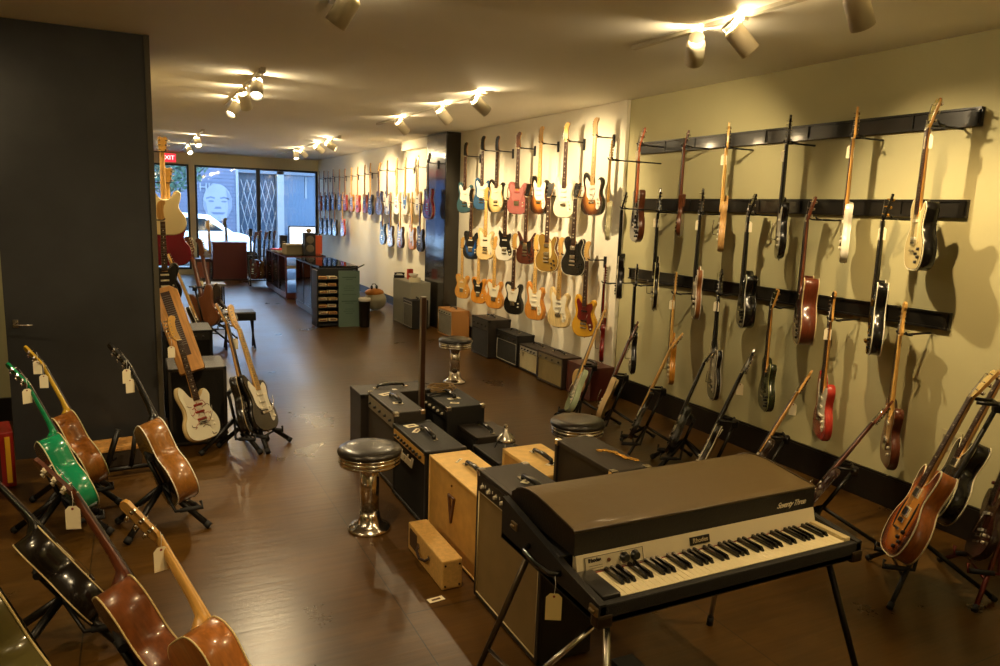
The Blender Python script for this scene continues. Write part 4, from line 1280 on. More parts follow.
# second row
t, f, h, w = amp('black combo amplifier with chrome corners and a coiled cable on top', 1.77, 4.84, .59, .27, .445, TOLEX, GRILLED, mat('1c1a17', .3), None, .07, 7, corners=CHROME, kn='c9c2ae')
t, f, h, w = amp('small low black amplifier behind the one with the script logo', 1.84, 4.23, .30, .25, .33, TOLEXB, GRILLED, None, None, corners=None)
t, f, h, w = amp('black amplifier topped by a pile of tags and a chrome lamp shade', 1.80, 3.90, .36, .26, .30, TOLEX, GRILLED, None, None, corners=BLACKM, handle=False)
t, f, h, w = amp('low blonde amplifier in the second row behind the tall blonde cabinet', 1.80, 3.505, .47, .25, .405, BLONDE, mat('b98d48', .6, 0, 0, .4, 300, .1, 20), None, None, corners=None)
t, f, h, w = amp('black amplifier seen from its open back beside the electric piano', 1.845, 3.02, .50, .21, .60, TOLEXB, None, None, None, corners=CHROME, openback=True, handle=False)
# row along the white wall
G = 'amplifiers standing in a row along the white wall'
amp('silver faced amplifier with tan sides next to the dark pillar', 3.74, 9.40, .50, .26, .37, mat('9a6a34', .5), GRILLES, mat('a8a290', .35, .6), None, .05, 5, corners=None, trim=CHROME, group=G)
t, f, h, w = amp('tall black amplifier second in the row from the pillar', 3.63, 8.005, .471, .291, .458, TOLEXB, mat('24211c', .8, 0, 0, .6, 420, 0, 8, 0, 'weave'), mat('3a3630', .4), None, .11, 4, corners=BLACKM, group=G)
amp('black amplifier with a silver trim line third in the row', 3.73, 7.525, .52, .22, .36, TOLEX, mat('24211c', .8, 0, 0, .6, 420, 0, 8, 0, 'weave'), mat('1a1815', .4), None, .08, 4, corners=BLACKM, trim=mat('c9c2ae', .4), group=G)
t, f, h, w = amp('small silver faced amplifier with a pale grille fourth in the row', 3.735, 6.96, .42, .24, .29, TOLEXB, mat('c0b48c', .7, 0, 0, .5, 420, .08, 8, 0, 'weave'), mat('c9c4b4', .3, .7), None, .045, 5, corners=None, trim=CHROME, group=G)
part('logo', MB().prism([(-.03, 0), (.03, 0), (0, -.05)], f - .003, f + .004, 0), mat('8a7c56', .5), t, (-.12, 0, h - .08))
amp('tan grilled amplifier with a brown top fifth in the row', 3.68, 6.45, .50, .22, .32, mat('33241a', .5), mat('8f7c4c', .75, 0, 0, .5, 420, .08, 8, 0, 'weave'), mat('85795c', .4, .4), None, .06, 4, corners=None, group=G)
t, f, h, w = amp('reddish brown speaker cabinet with a round grille at the end of the row', 3.70, 5.90, .42, .26, .315, mat('4c1d12', .4, 0, .2), mat('4c1d12', .5), None, None, corners=None, group=G)
part('speaker_grille', MB().lathe([(.0, .006), (.10, .006), (.115, 0)], 28, 0, Matrix.Translation((0, f + .004, .155)) @ Matrix.Rotation(R(90), 4, 'X')), mat('c9a868', .6), t)
# farther ones beyond the pillar
amp('tall grey cabinet far back by the white wall', 3.50, 10.66, .80, .30, .654, mat('8f8c7c', .6), mat('848170', .7), None, None, corners=None, handle=False)
amp('small grey grilled amplifier before the dark pillar', 3.47, 10.10, .40, .24, .42, TOLEX, GRILLES, mat('8f8c84', .4, .5), None, .05, 5, corners=None, trim=mat('b9b4a4', .4))
# black cabinet beside the black block
amp('black speaker cabinet beside the edge of the black block', .355, 5.60, .38, .42, .56, TOLEXB, GRILLED, None, None, rz=0, corners=None, handle=False)
amp('black amplifier farther behind the black block', .345, 6.35, .36, .40, .70, TOLEX, GRILLED, mat('2a2722', .4), None, .06, 5, rz=0, corners=None, handle=False)

# ------------------------------------------------------------------ things lying on the amplifiers
def card(x, y, z, rz, label, w=.075, l=.055, m=PAPER, tilt=0):
    t = thing('paper_tag', label, 'tag', (x, y, z), rz, 'paper tags on the amplifiers')
    part('card', MB().cbox((0, 0, .0015), (w, l, .002), .0005), m, t)
    part('printed_panel', MB().bb(-w * .28, w * .28, -l * .2, l * .15, .0025, .0031), mat('5a3a20', .7), t)
    return t
card(1.42, 3.96, .4405, .2, 'square paper tag on top of the amplifier with the script logo')
card(1.42, 3.86, .4405, .9, 'second paper tag lying before the handle of the amplifier with the script logo', .08, .035)
card(1.44, 4.50, .5005, .3, 'paper tag at the far end of the silver panelled amplifier top', .09, .06)
card(1.44, 4.27, .5005, -.2, 'paper tag at the near end of the silver panelled amplifier top', .06, .045)
card(1.90, 4.45, .4455, .1, 'round-cornered pale tag on the chrome cornered amplifier', .09, .035)
card(1.86, 4.34, .4455, -.5, 'small pale tag near the corner of the chrome cornered amplifier', .06, .03)
card(1.44, 2.56, .6005, .6, 'yellow tag beside the handle of the large combo amplifier', .07, .035)
card(1.93, 3.18, .4055, .4, 'white tag on the handle of the low blonde amplifier', .08, .03)
card(1.46, 3.33, .4305, .8, 'thin tag wire piece on the tall blonde cabinet', .07, .015)
card(1.134, 2.80, .0005, .1, 'white paper tag on the floor before the tweed amplifier', .075, .035)
# coiled cable
P = []
for k in range(140):
    a = k * .33
    r = .085 + .02 * math.sin(k * .21)
    P.append((r * math.cos(a), r * .8 * math.sin(a), .006 + .00022 * k + .004 * math.sin(k * .9)))
solo('coiled_cable', MB().tube(P, .0035, 6), mat('8a6a2c', .5), 'coil of yellowish cable on the chrome cornered amplifier', 'cable', (1.90, 4.68, .447))
P = [(.10 * math.cos(k * .3), .05 * math.sin(k * .37), .004 + .002 * math.sin(k)) for k in range(50)]
solo('coiled_cable', MB().tube(P, .004, 6), mat('14120f', .5), 'black cable heap near the post on the chrome cornered amplifier', 'cable', (1.85, 4.58, .447))
# chain strap on the open-backed amplifier
t = thing('chain_strap', 'gold chain strap lying on the black open-backed amplifier', 'strap', (1.99, 2.68, .6005), R(-60))
for k in range(9):
    a = (-.10 + .024 * k, .02 * math.sin(k * .7), .008)
    pr = [(a[0] + .015 * math.cos(j * PI / 5), a[1] + .010 * math.sin(j * PI / 5), a[2] + (.003 if k % 2 else 0)) for j in range(11)]
    part('link', MB().tube(pr, .0035, 6), GOLD, t)
# chrome bell lamp with tags
t = thing('bell_lamp', 'small chrome bell shade standing on three thin legs among the amplifiers', 'lamp', (1.93, 3.72, .308))
part('shade', MB().lathe([(.062, .055), (.055, .075), (.030, .10), (.014, .115), (.012, .135), (.0, .140)], 20), CHROME, t)
for k in range(3):
    a = k * 2.1
    part('leg', MB().tube([(.03 * math.cos(a), .03 * math.sin(a), .09), (.075 * math.cos(a), .075 * math.sin(a), .002)], .004, 6), STEEL, t)
part('finial', MB().ball((0, 0, .147), .014), CHROME, t)
# narrow upright post
t = thing('upright_post', 'tall narrow dark post rising among the amplifiers in the aisle', 'post', (1.685, 4.50, 0))
part('shaft', MB().cbox((0, 0, .573), (.030, .036, 1.125), .003), mat('33180c', .35, 0, .3), t)
part('edge_strip', MB().bb(-.0175, -.0152, -.016, .016, .03, 1.135).bb(.0152, .0175, -.016, .016, .03, 1.135), mat('8a7f6c', .3, .7), t)
part('base_plate', MB().cbox((0, 0, .006), (.10, .10, .012), .003), BLACKM, t)
part('cap', MB().cbox((0, 0, 1.139), (.037, .038, .008), .002), mat('8a7f6c', .3, .7), t)

# ------------------------------------------------------------------ stools
def stool(x, y, label, h=.46):
    t = thing('bar_stool', label, 'stool', (x, y, 0), 0, 'round chrome stools with black seats')
    part('base', MB().lathe([(.112, 0), (.115, .006), (.108, .018), (.085, .028), (.068, .045), (.056, .075), (.051, .11)], 32), CHROME, t)
    part('column', MB().lathe([(.050, .10), (.050, h - .08)], 24), CHROME, t)
    b = MB().lathe([(.150, h - .085), (.160, h - .082), (.162, h - .070), (.155, h - .066), (.162, h - .060), (.162, h - .048), (.155, h - .044), (.162, h - .040), (.162, h - .028), (.150, h - .024)], 36)
    part('seat_band', b, CHROME, t)
    part('seat', MB().lathe([(.158, h - .030), (.168, h - .024), (.170, h - .010), (.160, h + .004), (.120, h + .014), (.06, h + .018), (.0001, h + .019)], 36), mat('1c1712', .32, 0, .25), t)
stool(1.07, 3.62, 'chrome stool with a black seat in the aisle before the amplifiers', .455)
stool(2.82, 6.60, 'small looking chrome stool in the middle of the shop near the wall amplifiers', .44)
stool(2.40, 3.67, 'stool showing only its black seat behind the open-backed amplifier', .46)
# ------------------------------------------------------------------ electric piano
PX, PY, PZ = 1.097, 1.52, 0.60
PW = 1.062
VINYL_LIT = mat('5e4a1e', .52, 0, .08, .35, 22, 0, 8, 0, 'noise', .6)  # black vinyl; the golden light on it is put into the colour
t = thing('electric_piano', 'black topped electric piano with white keys on splayed legs in the right foreground', 'piano', (PX + PW / 2, PY + .30, 0))
def L(x, y, z):
    return (x - PW / 2, y - .30, z + PZ)
def lbb(mb, x0, x1, y0, y1, z0, z1, m=0):
    a, b = L(x0, y0, z0), L(x1, y1, z1)
    return mb.bb(a[0], b[0], a[1], b[1], a[2], b[2], m)
q = MB()
q.cbox(L(PW / 2, .30, .012), (PW, .60, .024), .004)
q.cbox(L(PW / 2, .012, .030), (PW, .024, .060), .005)
q.cbox(L(PW / 2, .40, .05), (PW - .02, .33, .09), .005)
for s in (.012, PW - .012):
    # flared sides rising towards the back
    pts = [(0, 0), (.60, 0), (.60, .150), (.20, .085), (.0, .062)]
    vs = [L(s - .012, a, b) for a, b in pts] + [L(s + .012, a, b) for a, b in pts]
    q.add(vs, [(0, 1, 2, 3, 4), (9, 8, 7, 6, 5), (0, 5, 6, 1), (1, 6, 7, 2), (2, 7, 8, 3), (3, 8, 9, 4), (4, 9, 5, 0)])
part('case', q, TOLEX, t)
# lid: curved vinyl top over a flat black front
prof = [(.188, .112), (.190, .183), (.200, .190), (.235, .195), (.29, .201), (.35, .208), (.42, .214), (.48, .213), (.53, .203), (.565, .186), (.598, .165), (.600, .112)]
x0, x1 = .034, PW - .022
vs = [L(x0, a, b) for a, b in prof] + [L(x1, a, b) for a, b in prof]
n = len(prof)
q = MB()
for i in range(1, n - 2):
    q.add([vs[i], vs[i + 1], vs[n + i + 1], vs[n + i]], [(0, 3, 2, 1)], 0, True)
o = part('lid', q, VINYL_LIT, t)
bm = bmesh.new()
bm.from_mesh(o.data)
bmesh.ops.remove_doubles(bm, verts=bm.verts, dist=1e-5)
bmesh.ops.recalc_face_normals(bm, faces=bm.faces)
bm.to_mesh(o.data)
bm.free()
for p in o.data.polygons:
    p.use_smooth = True
q = MB()
q.add(vs, [tuple(range(n)), tuple(range(2 * n - 1, n - 1, -1)), (0, n, n + 1, 1), (n - 2, 2 * n - 2, 2 * n - 1, n - 1), (0, n - 1, 2 * n - 1, n)])
part('lid_shell', q, mat('15110d', .42, 0, .1, .3, 120), t)
q = MB().tube([L(x0, .190, .1885), L(x1, .190, .1885)], .0035, 6)
for s in (x0, x1):
    q.tube([L(s, a, b + .001) for a, b in prof[1:-2]], .0032, 6)
part('lid_trim', q, mat('4a3d28', .35, .2), t)
# name rail
q = MB()
vs = [L(x0 + .003, .168, .052), L(x1 - .003, .168, .052), L(x1 - .003, .186, .113), L(x0 + .003, .186, .113), L(x0 + .003, .20, .052), L(x1 - .003, .20, .052), L(x1 - .003, .20, .113), L(x0 + .003, .20, .113)]
q.add(vs, [(0, 1, 2, 3), (5, 4, 7, 6), (1, 5, 6, 2), (4, 0, 3, 7), (3, 2, 6, 7), (4, 5, 1, 0)])
rail = part('name_rail', q, mat('cfc3a4', .38, .15, 0, .15, 90), t)
RA = math.atan2(.018, .061)
def on_rail(x, u, out=.0):
    """a point on the sloping rail; u from its lower edge"""
    return L(x, .168 + .018 * u / .0636 - out * math.cos(RA), .052 + .061 * u / .0636 + out * math.sin(RA))
RROT = (R(90) - RA, 0, 0)
q = MB().cbox((0, 0, 0), (.215, .044, .004), .0015)
part('control_plate', q, mat('b9ae92', .4, .1), rail, on_rail(.172, .033, .001), RROT)
q = MB()
for a, b, c, d in ((0, .021, .213, .0012), (0, -.021, .213, .0012), (-.106, 0, .0012, .043), (.106, 0, .0012, .043)):
    q.box((a, b, .0022), (c, d, .0012))
q.box((-.070, -.006, .0022), (.05, .0012, .0006)).box((-.070, -.013, .0022), (.05, .0010, .0006))
part('plate_lines', q, mat('221a12', .5), rail, on_rail(.172, .033, .001), RROT)
put('lettering', text_mesh('Rhodes', .015, mat('17110c', .5), .0005, 0, 1.0, .0009), rail, on_rail(.172 - .072, .043, .0035), RROT)
for x in (.205, .245):
    q = MB().lathe([(.0165, 0), (.0165, .004), (.013, .006), (.0125, .016), (.010, .018)], 20)
    part('knob', q, mat('15120f', .3, 0, .3), t, on_rail(x, .034, .003), RROT)
    q = MB().lathe([(.018, 0), (.018, .0015), (.0165, .002)], 20)
    part('knob_ring', q, CHROME, t, on_rail(x, .034, .003), RROT)
part('input_jack', MB().lathe([(.006, 0), (.006, .003), (.003, .003)], 12), mat('6a3a1a', .4, .5), t, on_rail(.150, .036, .003), RROT)
part('name_badge', MB().cbox((0, 0, 0), (.082, .026, .004), .001), mat('1d1813', .35), rail, on_rail(.508, .036, .001), RROT)
put('lettering', text_mesh('Rhodes', .020, mat('b9a988', .4, .4), .0005, .1, 1.05, .0004), rail, on_rail(.508, .036, .0035), RROT)
put('lettering', text_mesh('Seventy Three', .029, mat('d8cdb0', .35, .3), .0006, .45, .82, .0002), t, L(.925, .187, .143), (R(90), 0, 0))
# keys: 43 white, 30 black
KX0, KX1 = .092, PW - .055
kw = (KX1 - KX0) / 43
WK = mat('efe2b8', .3, 0, .3)
BK = mat('0e0c0b', .25, 0, .4)
wk = MB().cbox((0, 0, 0), (kw - .0012, .142, .018), .0015).mesh('white_key', WK)
bk = MB()
w = .0058
a = [(-w, -.046, .0), (w, -.046, .0), (w, .046, .0), (-w, .046, .0), (-w * .72, -.036, .013), (w * .72, -.036, .013), (w * .72, .046, .013), (-w * .72, .046, .013)]
bk.add(a, [(0, 3, 2, 1), (4, 5, 6, 7), (0, 1, 5, 4), (1, 2, 6, 5), (2, 3, 7, 6), (3, 0, 4, 7)])
bk = bk.mesh('black_key', BK)
names = 'EFGABCD'
for k in range(43):
    put('white_key', wk, t, L(KX0 + kw * (k + .5), .097, .050))
    if names[k % 7] in 'FGACD' and k < 42:
        put('black_key', bk, t, L(KX0 + kw * (k + 1), .121, .0585))
part('key_felt', MB().bb(*[v for pair in zip(L(KX0, .165, .05), L(KX1, .169, .060)) for v in pair]), mat('7a1a14', .9), t)
for xa, xb in ((.026, KX0 - .002), (KX1 + .002, PW - .026)):
    q = MB().cbox(L((xa + xb) / 2, .100, .052), (xb - xa, .15, .036), .004)
    part('cheek_block', q, mat('14110e', .3, 0, .3) if xa < .5 else mat('c9b98c', .4), t)
part('bottom_box', MB().cbox(L(.42, .32, -.032), (.52, .30, .06), .006), BLACKM, t)
# left side latches and handle
for y, z in ((.50, .085), (.02, .040)):
    part('latch', MB().cbox(L(-.004, y, z), (.008, .040, .026), .003).tube([L(-.010, y - .012, z), L(-.010, y + .012, z)], .005, 8), mat('8f7c58', .35, .8), t)
part('side_handle', MB().tube([L(-.002, .20, .06), L(-.028, .22, .055), L(-.032, .30, .05), L(-.028, .38, .055), L(-.002, .40, .06)], .009, 8), BLACKP, t)
for x in (.02, PW - .02):
    part('corner_cap', MB().cbox(L(x, .014, .010), (.052, .040, .040), .009), mat('3a2c1a', .4, .6), t)
# legs
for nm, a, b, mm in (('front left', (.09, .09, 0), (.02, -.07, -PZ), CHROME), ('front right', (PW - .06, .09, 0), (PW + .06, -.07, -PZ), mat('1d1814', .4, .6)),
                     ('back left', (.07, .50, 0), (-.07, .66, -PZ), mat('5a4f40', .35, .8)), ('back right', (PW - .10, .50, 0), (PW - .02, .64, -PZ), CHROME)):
    pa, pb = Vector(L(*a)), Vector(L(*b))
    pb.z = .012
    lg = part('leg', MB().tube([pa, pa.lerp(pb, .5), pb], [.0115, .0115, .010], 10), mm, t)
    part('rubber_foot', MB().tube([pb + (pa - pb).normalized() * .03, Vector((pb.x, pb.y, .0))], .014, 10), RUBBER, lg)
    part('leg_flange', MB().cbox(tuple(pa - Vector((0, 0, .006))), (.06, .06, .012), .003), BLACKM, t)
a, b = Vector(L(.055, .05, -.03)), Vector(L(-.045, .60, -.48))
part('cross_brace', MB().tube([L(.06, .06, -.02), L(-.15, .13, -.22), L(-.03, .60, -.42)], .008, 8), CHROME, t)
t2 = thing('sustain_pedal', 'small black pedal on the floor beneath the electric piano', 'pedal', (1.62, 1.98, 0))
part('base', MB().cbox((0, 0, .02), (.10, .20, .035), .006), BLACKM, t2)
part('treadle', MB().cbox((0, -.09, .048), (.06, .12, .010), .003), CHROME, t2)
tag_at((PX - .022, PY + .20, .655), 'tan card tag hanging from the left side of the electric piano', 1.15, .9, .055, mat('e0c680', .8))
# ------------------------------------------------------------------ glass showcase, counter and what stands there
SHG = GLASS
BLK = mat('14161a', .3, 0, .2)
def showcase(label, x0, x1, y0, y1, h, wood_=None):
    t = thing('display_counter', label, 'counter', ((x0 + x1) / 2, (y0 + y1) / 2, 0))
    w, d = x1 - x0, y1 - y0
    fm = wood_ or BLK
    q = MB().bb(-w / 2, w / 2, -d / 2, d / 2, .03, .12).bb(-w / 2 + .03, w / 2 - .03, -d / 2 + .03, d / 2 - .03, 0, .03)
    part('plinth', q, fm, t)
    q = MB()
    nseg = 3
    for i in range(nseg + 1):
        y = -d / 2 + .015 + i * (d - .03) / nseg
        for s in (-1, 1):
            q.bb(s * (w / 2 - .015) - .015, s * (w / 2 - .015) + .015, y - .015, y + .015, .12, h - .02)
    for s in (-1, 1):
        q.bb(s * (w / 2 - .012) - .012, s * (w / 2 - .012) + .012, -d / 2 + .03, d / 2 - .03, h - .045, h - .02)
        q.bb(-w / 2 + .03, w / 2 - .03, s * (d / 2 - .012) - .012, s * (d / 2 - .012) + .012, h - .045, h - .02)
    part('frame', q, fm, t)
    part('glass_top', MB().bb(-w / 2, w / 2, -d / 2, d / 2, h - .0195, h - .008), GLASS, t)
    part('glass_front', MB().bb(-w / 2 + .004, -w / 2 + .008, -d / 2 + .03, d / 2 - .03, .12, h - .045), SHG, t)
    part('glass_end', MB().bb(-w / 2 + .03, w / 2 - .03, -d / 2 + .004, -d / 2 + .008, .12, h - .045), SHG, t)
    part('back_panel', MB().bb(w / 2 - .028, w / 2 - .02, -d / 2 + .03, d / 2 - .03, .12, h - .045), mat('b9c2c8', .6), t)
    for z in (.36, .60):
        if z < h - .1:
            part('shelf', MB().bb(-w / 2 + .03, w / 2 - .03, -d / 2 + .03, d / 2 - .03, z, z + .01), mat('9fb0bd', .2, .1), t)
    return t
showcase('black framed glass showcase in the middle of the shop', 2.40, 2.98, 10.76, 12.50, .83)
showcase('reddish wood framed counter under the monitor by the window', 2.38, 3.10, 13.35, 15.50, .80, mat('5a2c22', .4, 0, .3))
cols = ('b8452c', 'c9c0a0', '2c5a8a', '8a8a84', '1d6a4a', 'd0a030', '6a2a5a', 'd8d4c8')
for k in range(8):
    t = thing('effects_pedal', ('red', 'cream', 'blue', 'grey', 'green', 'yellow', 'purple', 'white')[k] + ' effects pedal on the middle shelf of the glass showcase', 'pedal', (2.56, 10.95 + k * .19, .3701), 0, 'effects pedals in the showcase')
    part('housing', MB().cbox((0, 0, .025), (.12, .075, .05), .006), mat(cols[k], .4), t)
    part('knob', MB().tube([(.03, -.02, .05), (.03, -.02, .065)], .008, 8).tube([(.03, .02, .05), (.03, .02, .065)], .008, 8), BLACKP, t)
    part('foot_switch', MB().tube([(-.035, 0, .05), (-.035, 0, .062)], .007, 8), CHROME, t)
# bright box items in the near end of the showcase
t = thing('cassette_deck', 'dark boxy device in the near end of the glass showcase', 'device', (2.82, 10.92, .6101))
part('housing', MB().cbox((0, 0, .05), (.18, .16, .10), .008), mat('10131a', .4), t)
part('face_plate', MB().bb(-.07, .07, -.083, -.080, .02, .08), mat('3a4654', .3, .5), t)
# rack of string packets with teal side
t = thing('string_rack', 'teal sided rack of string packets standing at the end of the showcase', 'rack', (2.58, 10.40, 0))
TEAL = mat('5a7268', .6)
q = MB().bb(-.33, .27, .16, .18, 0.0, .80).bb(-.33, .27, -.18, .18, 0.02, .05)
q.bb(-.33, -.31, -.18, .16, 0, .80)
part('back', q, mat('15171a', .5), t)
side = part('sign_panel', MB().bb(-.03, .27, -.20, -.185, 0.0, .80), TEAL, t)
q = MB()
for z, w, k in ((.70, .20, .012), (.675, .10, .008), (.58, .12, .006), (.55, .16, .006), (.52, .14, .006), (.46, .20, .006), (.36, .22, .012), (.335, .12, .008), (.25, .12, .006), (.22, .16, .006), (.19, .10, .006)):
    q.bb(.12 - w / 2, .12 + w / 2, -.2012, -.2001, z, z + k)
part('printed_lines', q, mat('2c4a40', .6), side)
for k in range(7):
    z = .07 + k * .10
    part('shelf', MB().bb(-.31, .24, -.16, .16, z, z + .008), mat('1d1f22', .5), t)
pc = ('cdb27c', 'd6c49a', 'c99a5c', 'd9cda8')
pk = {}
for k in range(7):
    for j in range(2):
        c = pc[(k + j) % 4]
        if c not in pk:
            pk[c] = (MB().cbox((0, 0, .018), (.12, .12, .034), .003).mesh('packet', mat(c, .7)), MB().bb(-.045, .045, -.0612, -.060, .010, .026).mesh('label_strip', mat('6a3a24', .7)))
        o = thing('string_packet', ('left' if j == 0 else 'right') + ' packet on the ' + ('lowest', 'second', 'third', 'fourth', 'fifth', 'sixth', 'top')[k] + ' shelf of the teal sided rack', 'packet', (2.58 - .24 + j * .14, 10.31 + .02 * ((k + j) % 2), .07 + k * .10 + .0085), .2 * math.sin(k * 2 + j), 'string packets in the rack')
        put('packet', pk[c][0], o)
        put('label_strip', pk[c][1], o)
t = thing('metal_clip', 'dark metal bracket resting on top of the teal sided rack', 'bracket', (2.86, 10.42, .8005), .4)
part('arm', MB().tube([(-.05, 0, .005), (.05, 0, .03), (.16, .02, .06)], .010, 6), BLACKM, t)
part('block', MB().cbox((-.04, 0, .012), (.05, .05, .022), .004), BLACKM, t)
# bin
t = thing('waste_bin', 'dark waste bin with a white liner beside the teal sided rack', 'bin', (2.90, 10.12, 0))
part('shell', MB().lathe([(.065, 0), (.072, .01), (.080, .40), (.084, .40), (.084, .41), (.076, .41), (.068, .02), (.0001, .02)], 24), mat('1a1512', .5), t)
part('liner', MB().lathe([(.086, .375), (.087, .41), (.082, .420), (.074, .415), (.070, .30)], 24), mat('dcd8cc', .7), t)
# bags
t = thing('paper_bag', 'white and orange bag slumped by the far white wall', 'bag', (3.55, 11.75, 0), .2)
q = MB().ball((0, 0, .17), .19, 0, 16, None, (1, .85, .88))
part('sack', q, mat('b0aa92', .8, 0, 0, .8, 9), t)
part('orange_flap', MB().ball((-.02, 0, .30), .15, 0, 14, None, (1.1, .9, .45)), mat('c9802c', .6, 0, 0, .8, 9), t)
t = thing('headphones', 'black headphones lying on the white and orange bag', 'headphones', (3.50, 11.66, .375))
part('ear_cup', MB().ball((-.04, 0, .02), .035, 0, 12, None, (.6, 1, 1)), BLACKP, t)
part('ear_cup', MB().ball((.05, .02, .02), .035, 0, 12, None, (.6, 1, 1)), BLACKP, t)
part('head_band', MB().tube([(-.04, 0, .03), (-.02, .03, .07), (.03, .03, .07), (.05, .02, .03)], .008, 6), BLACKP, t)
# on the tall grey cabinet
t = thing('paper_roll', 'upright white paper roll on the small grey amplifier by the pillar', 'paper roll', (3.60, 9.98, .425))
part('roll', MB().lathe([(.02, 0), (.085, 0), (.085, .29), (.02, .29)], 24), mat('c8c0a2', .8), t)
part('core', MB().lathe([(.02, .0), (.02, .292), (.012, .292)], 12), mat('8a7a5a', .8), t)
t = thing('red_box', 'small red box on the tall grey cabinet', 'box', (3.66, 10.36, .656), .2)
part('carton', MB().cbox((0, 0, .075), (.08, .05, .15), .003), mat('c8422c', .5), t)
part('lid_flap', MB().bb(-.04, .04, -.026, .026, .1505, .153), mat('8a2a1c', .5), t)
t = thing('desk_phone', 'dark telephone shape on the tall grey cabinet beside the red box', 'phone', (3.58, 10.62, .656), -.3)
part('base', MB().cbox((0, 0, .02), (.16, .14, .038), .008), BLACKM, t)
part('handset', MB().tube([(-.07, .03, .055), (-.03, .03, .068), (.04, .03, .068), (.08, .03, .055)], [.02, .012, .012, .02], 8), BLACKP, t)
t = thing('black_case', 'small black case at the back of the tall grey cabinet', 'case', (3.70, 10.02, .42 + .245), .1)
bpy.data.objects.remove(t)
t = thing('cream_cup', 'white bowl on the near corner of the tall grey cabinet', 'bowl', (3.60, 10.03, .718))
part('bowl', MB().lathe([(.03, 0), (.05, .01), (.075, .05), (.072, .05), (.045, .015), (.0001, .012)], 20), mat('ddd8cc', .4), t)
part('foot_ring', MB().lathe([(.032, -.002), (.034, .004)], 20), mat('c9c4b8', .4), t)
# counter top things
t = thing('computer_monitor', 'computer monitor with a bright white screen on the far counter', 'monitor', (2.93, 14.55, .80), R(6))
part('housing', MB().cbox((0, .02, .29), (.54, .04, .38), .008), mat('15181c', .4), t)
part('screen', MB().bb(-.245, .245, -.0025, .0, .125, .455), mat('e4f2ff', .3, emit=2.2), t)
part('stand_neck', MB().cbox((0, .03, .06), (.06, .03, .12), .004), BLACKM, t)
part('stand_foot', MB().cbox((0, .03, .008), (.24, .16, .014), .005), BLACKM, t)
t = thing('speaker_box', 'dark upright speaker box on the counter right of the monitor', 'speaker', (2.84, 13.55, .792))
part('cabinet', MB().cbox((0, 0, .20), (.20, .22, .40), .008), mat('1c1f24', .45), t)
for z in (.12, .28):
    part('speaker', MB().lathe([(.02, .004), (.06, .002), (.072, 0)], 20, 0, Matrix.Translation((0, -.111, z)) @ Matrix.Rotation(R(90), 4, 'X')), mat('6a6456', .5, .3), t)
part('top_ornament', MB().ball((0, 0, .44), .05, 0, 12, None, (1.1, 1, .8)), mat('a8926a', .6), t)
t = thing('orange_box', 'orange box standing at the right end of the far counter', 'box', (3.01, 13.50, .792))
bpy.data.objects.remove(t)
t = thing('orange_box', 'orange box standing at the right end of the far counter', 'box', (3.05, 13.90, .792))
part('carton', MB().cbox((0, 0, .17), (.20, .10, .34), .004), mat('cf5630', .5), t)
part('closure', MB().bb(-.06, -.03, -.02, .02, .34, .37).bb(.04, .07, -.02, .02, .34, .37), BLACKM, t)
t = thing('cardboard_carton', 'beige open carton on the left part of the far counter', 'carton', (2.62, 13.85, .792), .1)
part('carton', MB().cbox((0, 0, .09), (.34, .30, .18), .004), mat('93886a', .8), t)
part('flap', MB().bb(-.17, .17, -.20, -.15, .16, .168), mat('a89c7c', .8), t)
t = thing('red_magazine_pile', 'red and white papers piled at the left end of the far counter', 'papers', (2.47, 14.45, .792), .3)
for k in range(4):
    part('sheet', MB().cbox((.01 * (k % 2), .008 * k, .008 + .014 * k), (.22, .28, .012), .002), mat(('d8d4cc', 'b8b4a8', 'c83a30', 'cf3a34')[k], .5), t)
t = thing('desk_speaker', 'little black speaker left of the monitor', 'speaker', (2.60, 14.75, .792))
part('cabinet', MB().cbox((0, 0, .15), (.14, .12, .30), .006), mat('15181c', .45), t)
part('speaker', MB().lathe([(.02, .003), (.05, 0)], 16, 0, Matrix.Translation((0, -.061, .14)) @ Matrix.Rotation(R(90), 4, 'X')), mat('3a3c40', .5), t)
# dark red cabinet under the window
t = thing('red_organ', 'dark red upright organ with its back to the room before the shop window', 'organ', (1.84, 17.05, 0))
part('case', MB().cbox((0, 0, .41), (.70, .40, .80), .01), mat('5a1d1c', .45, 0, .1), t)
q = MB()
for k in range(16):
    q.bb(-.34, .34, -.206, -.2005, .06 + k * .045, .062 + k * .045)
part('slat_lines', q, mat('2a0d0c', .6), t)
part('top_board', MB().cbox((0, 0, .82), (.74, .44, .022), .004), mat('7a3a38', .35, 0, .2), t)
part('base_board', MB().cbox((0, 0, .02), (.72, .42, .04), .004), mat('2a1414', .5), t)
t = thing('organ_bench', 'low wooden box unit left of the dark red organ', 'box unit', (1.30, 17.15, 0))
part('case', MB().cbox((0, 0, .24), (.30, .36, .44), .006), mat('3a1c18', .5), t)
part('front_panel', MB().cbox((0, -.184, .22), (.24, .010, .34), .003), mat('8a4a30', .5), t)
part('foot', MB().bb(-.14, -.10, -.15, .15, 0, .03).bb(.10, .14, -.15, .15, 0, .03), BLACKM, t)
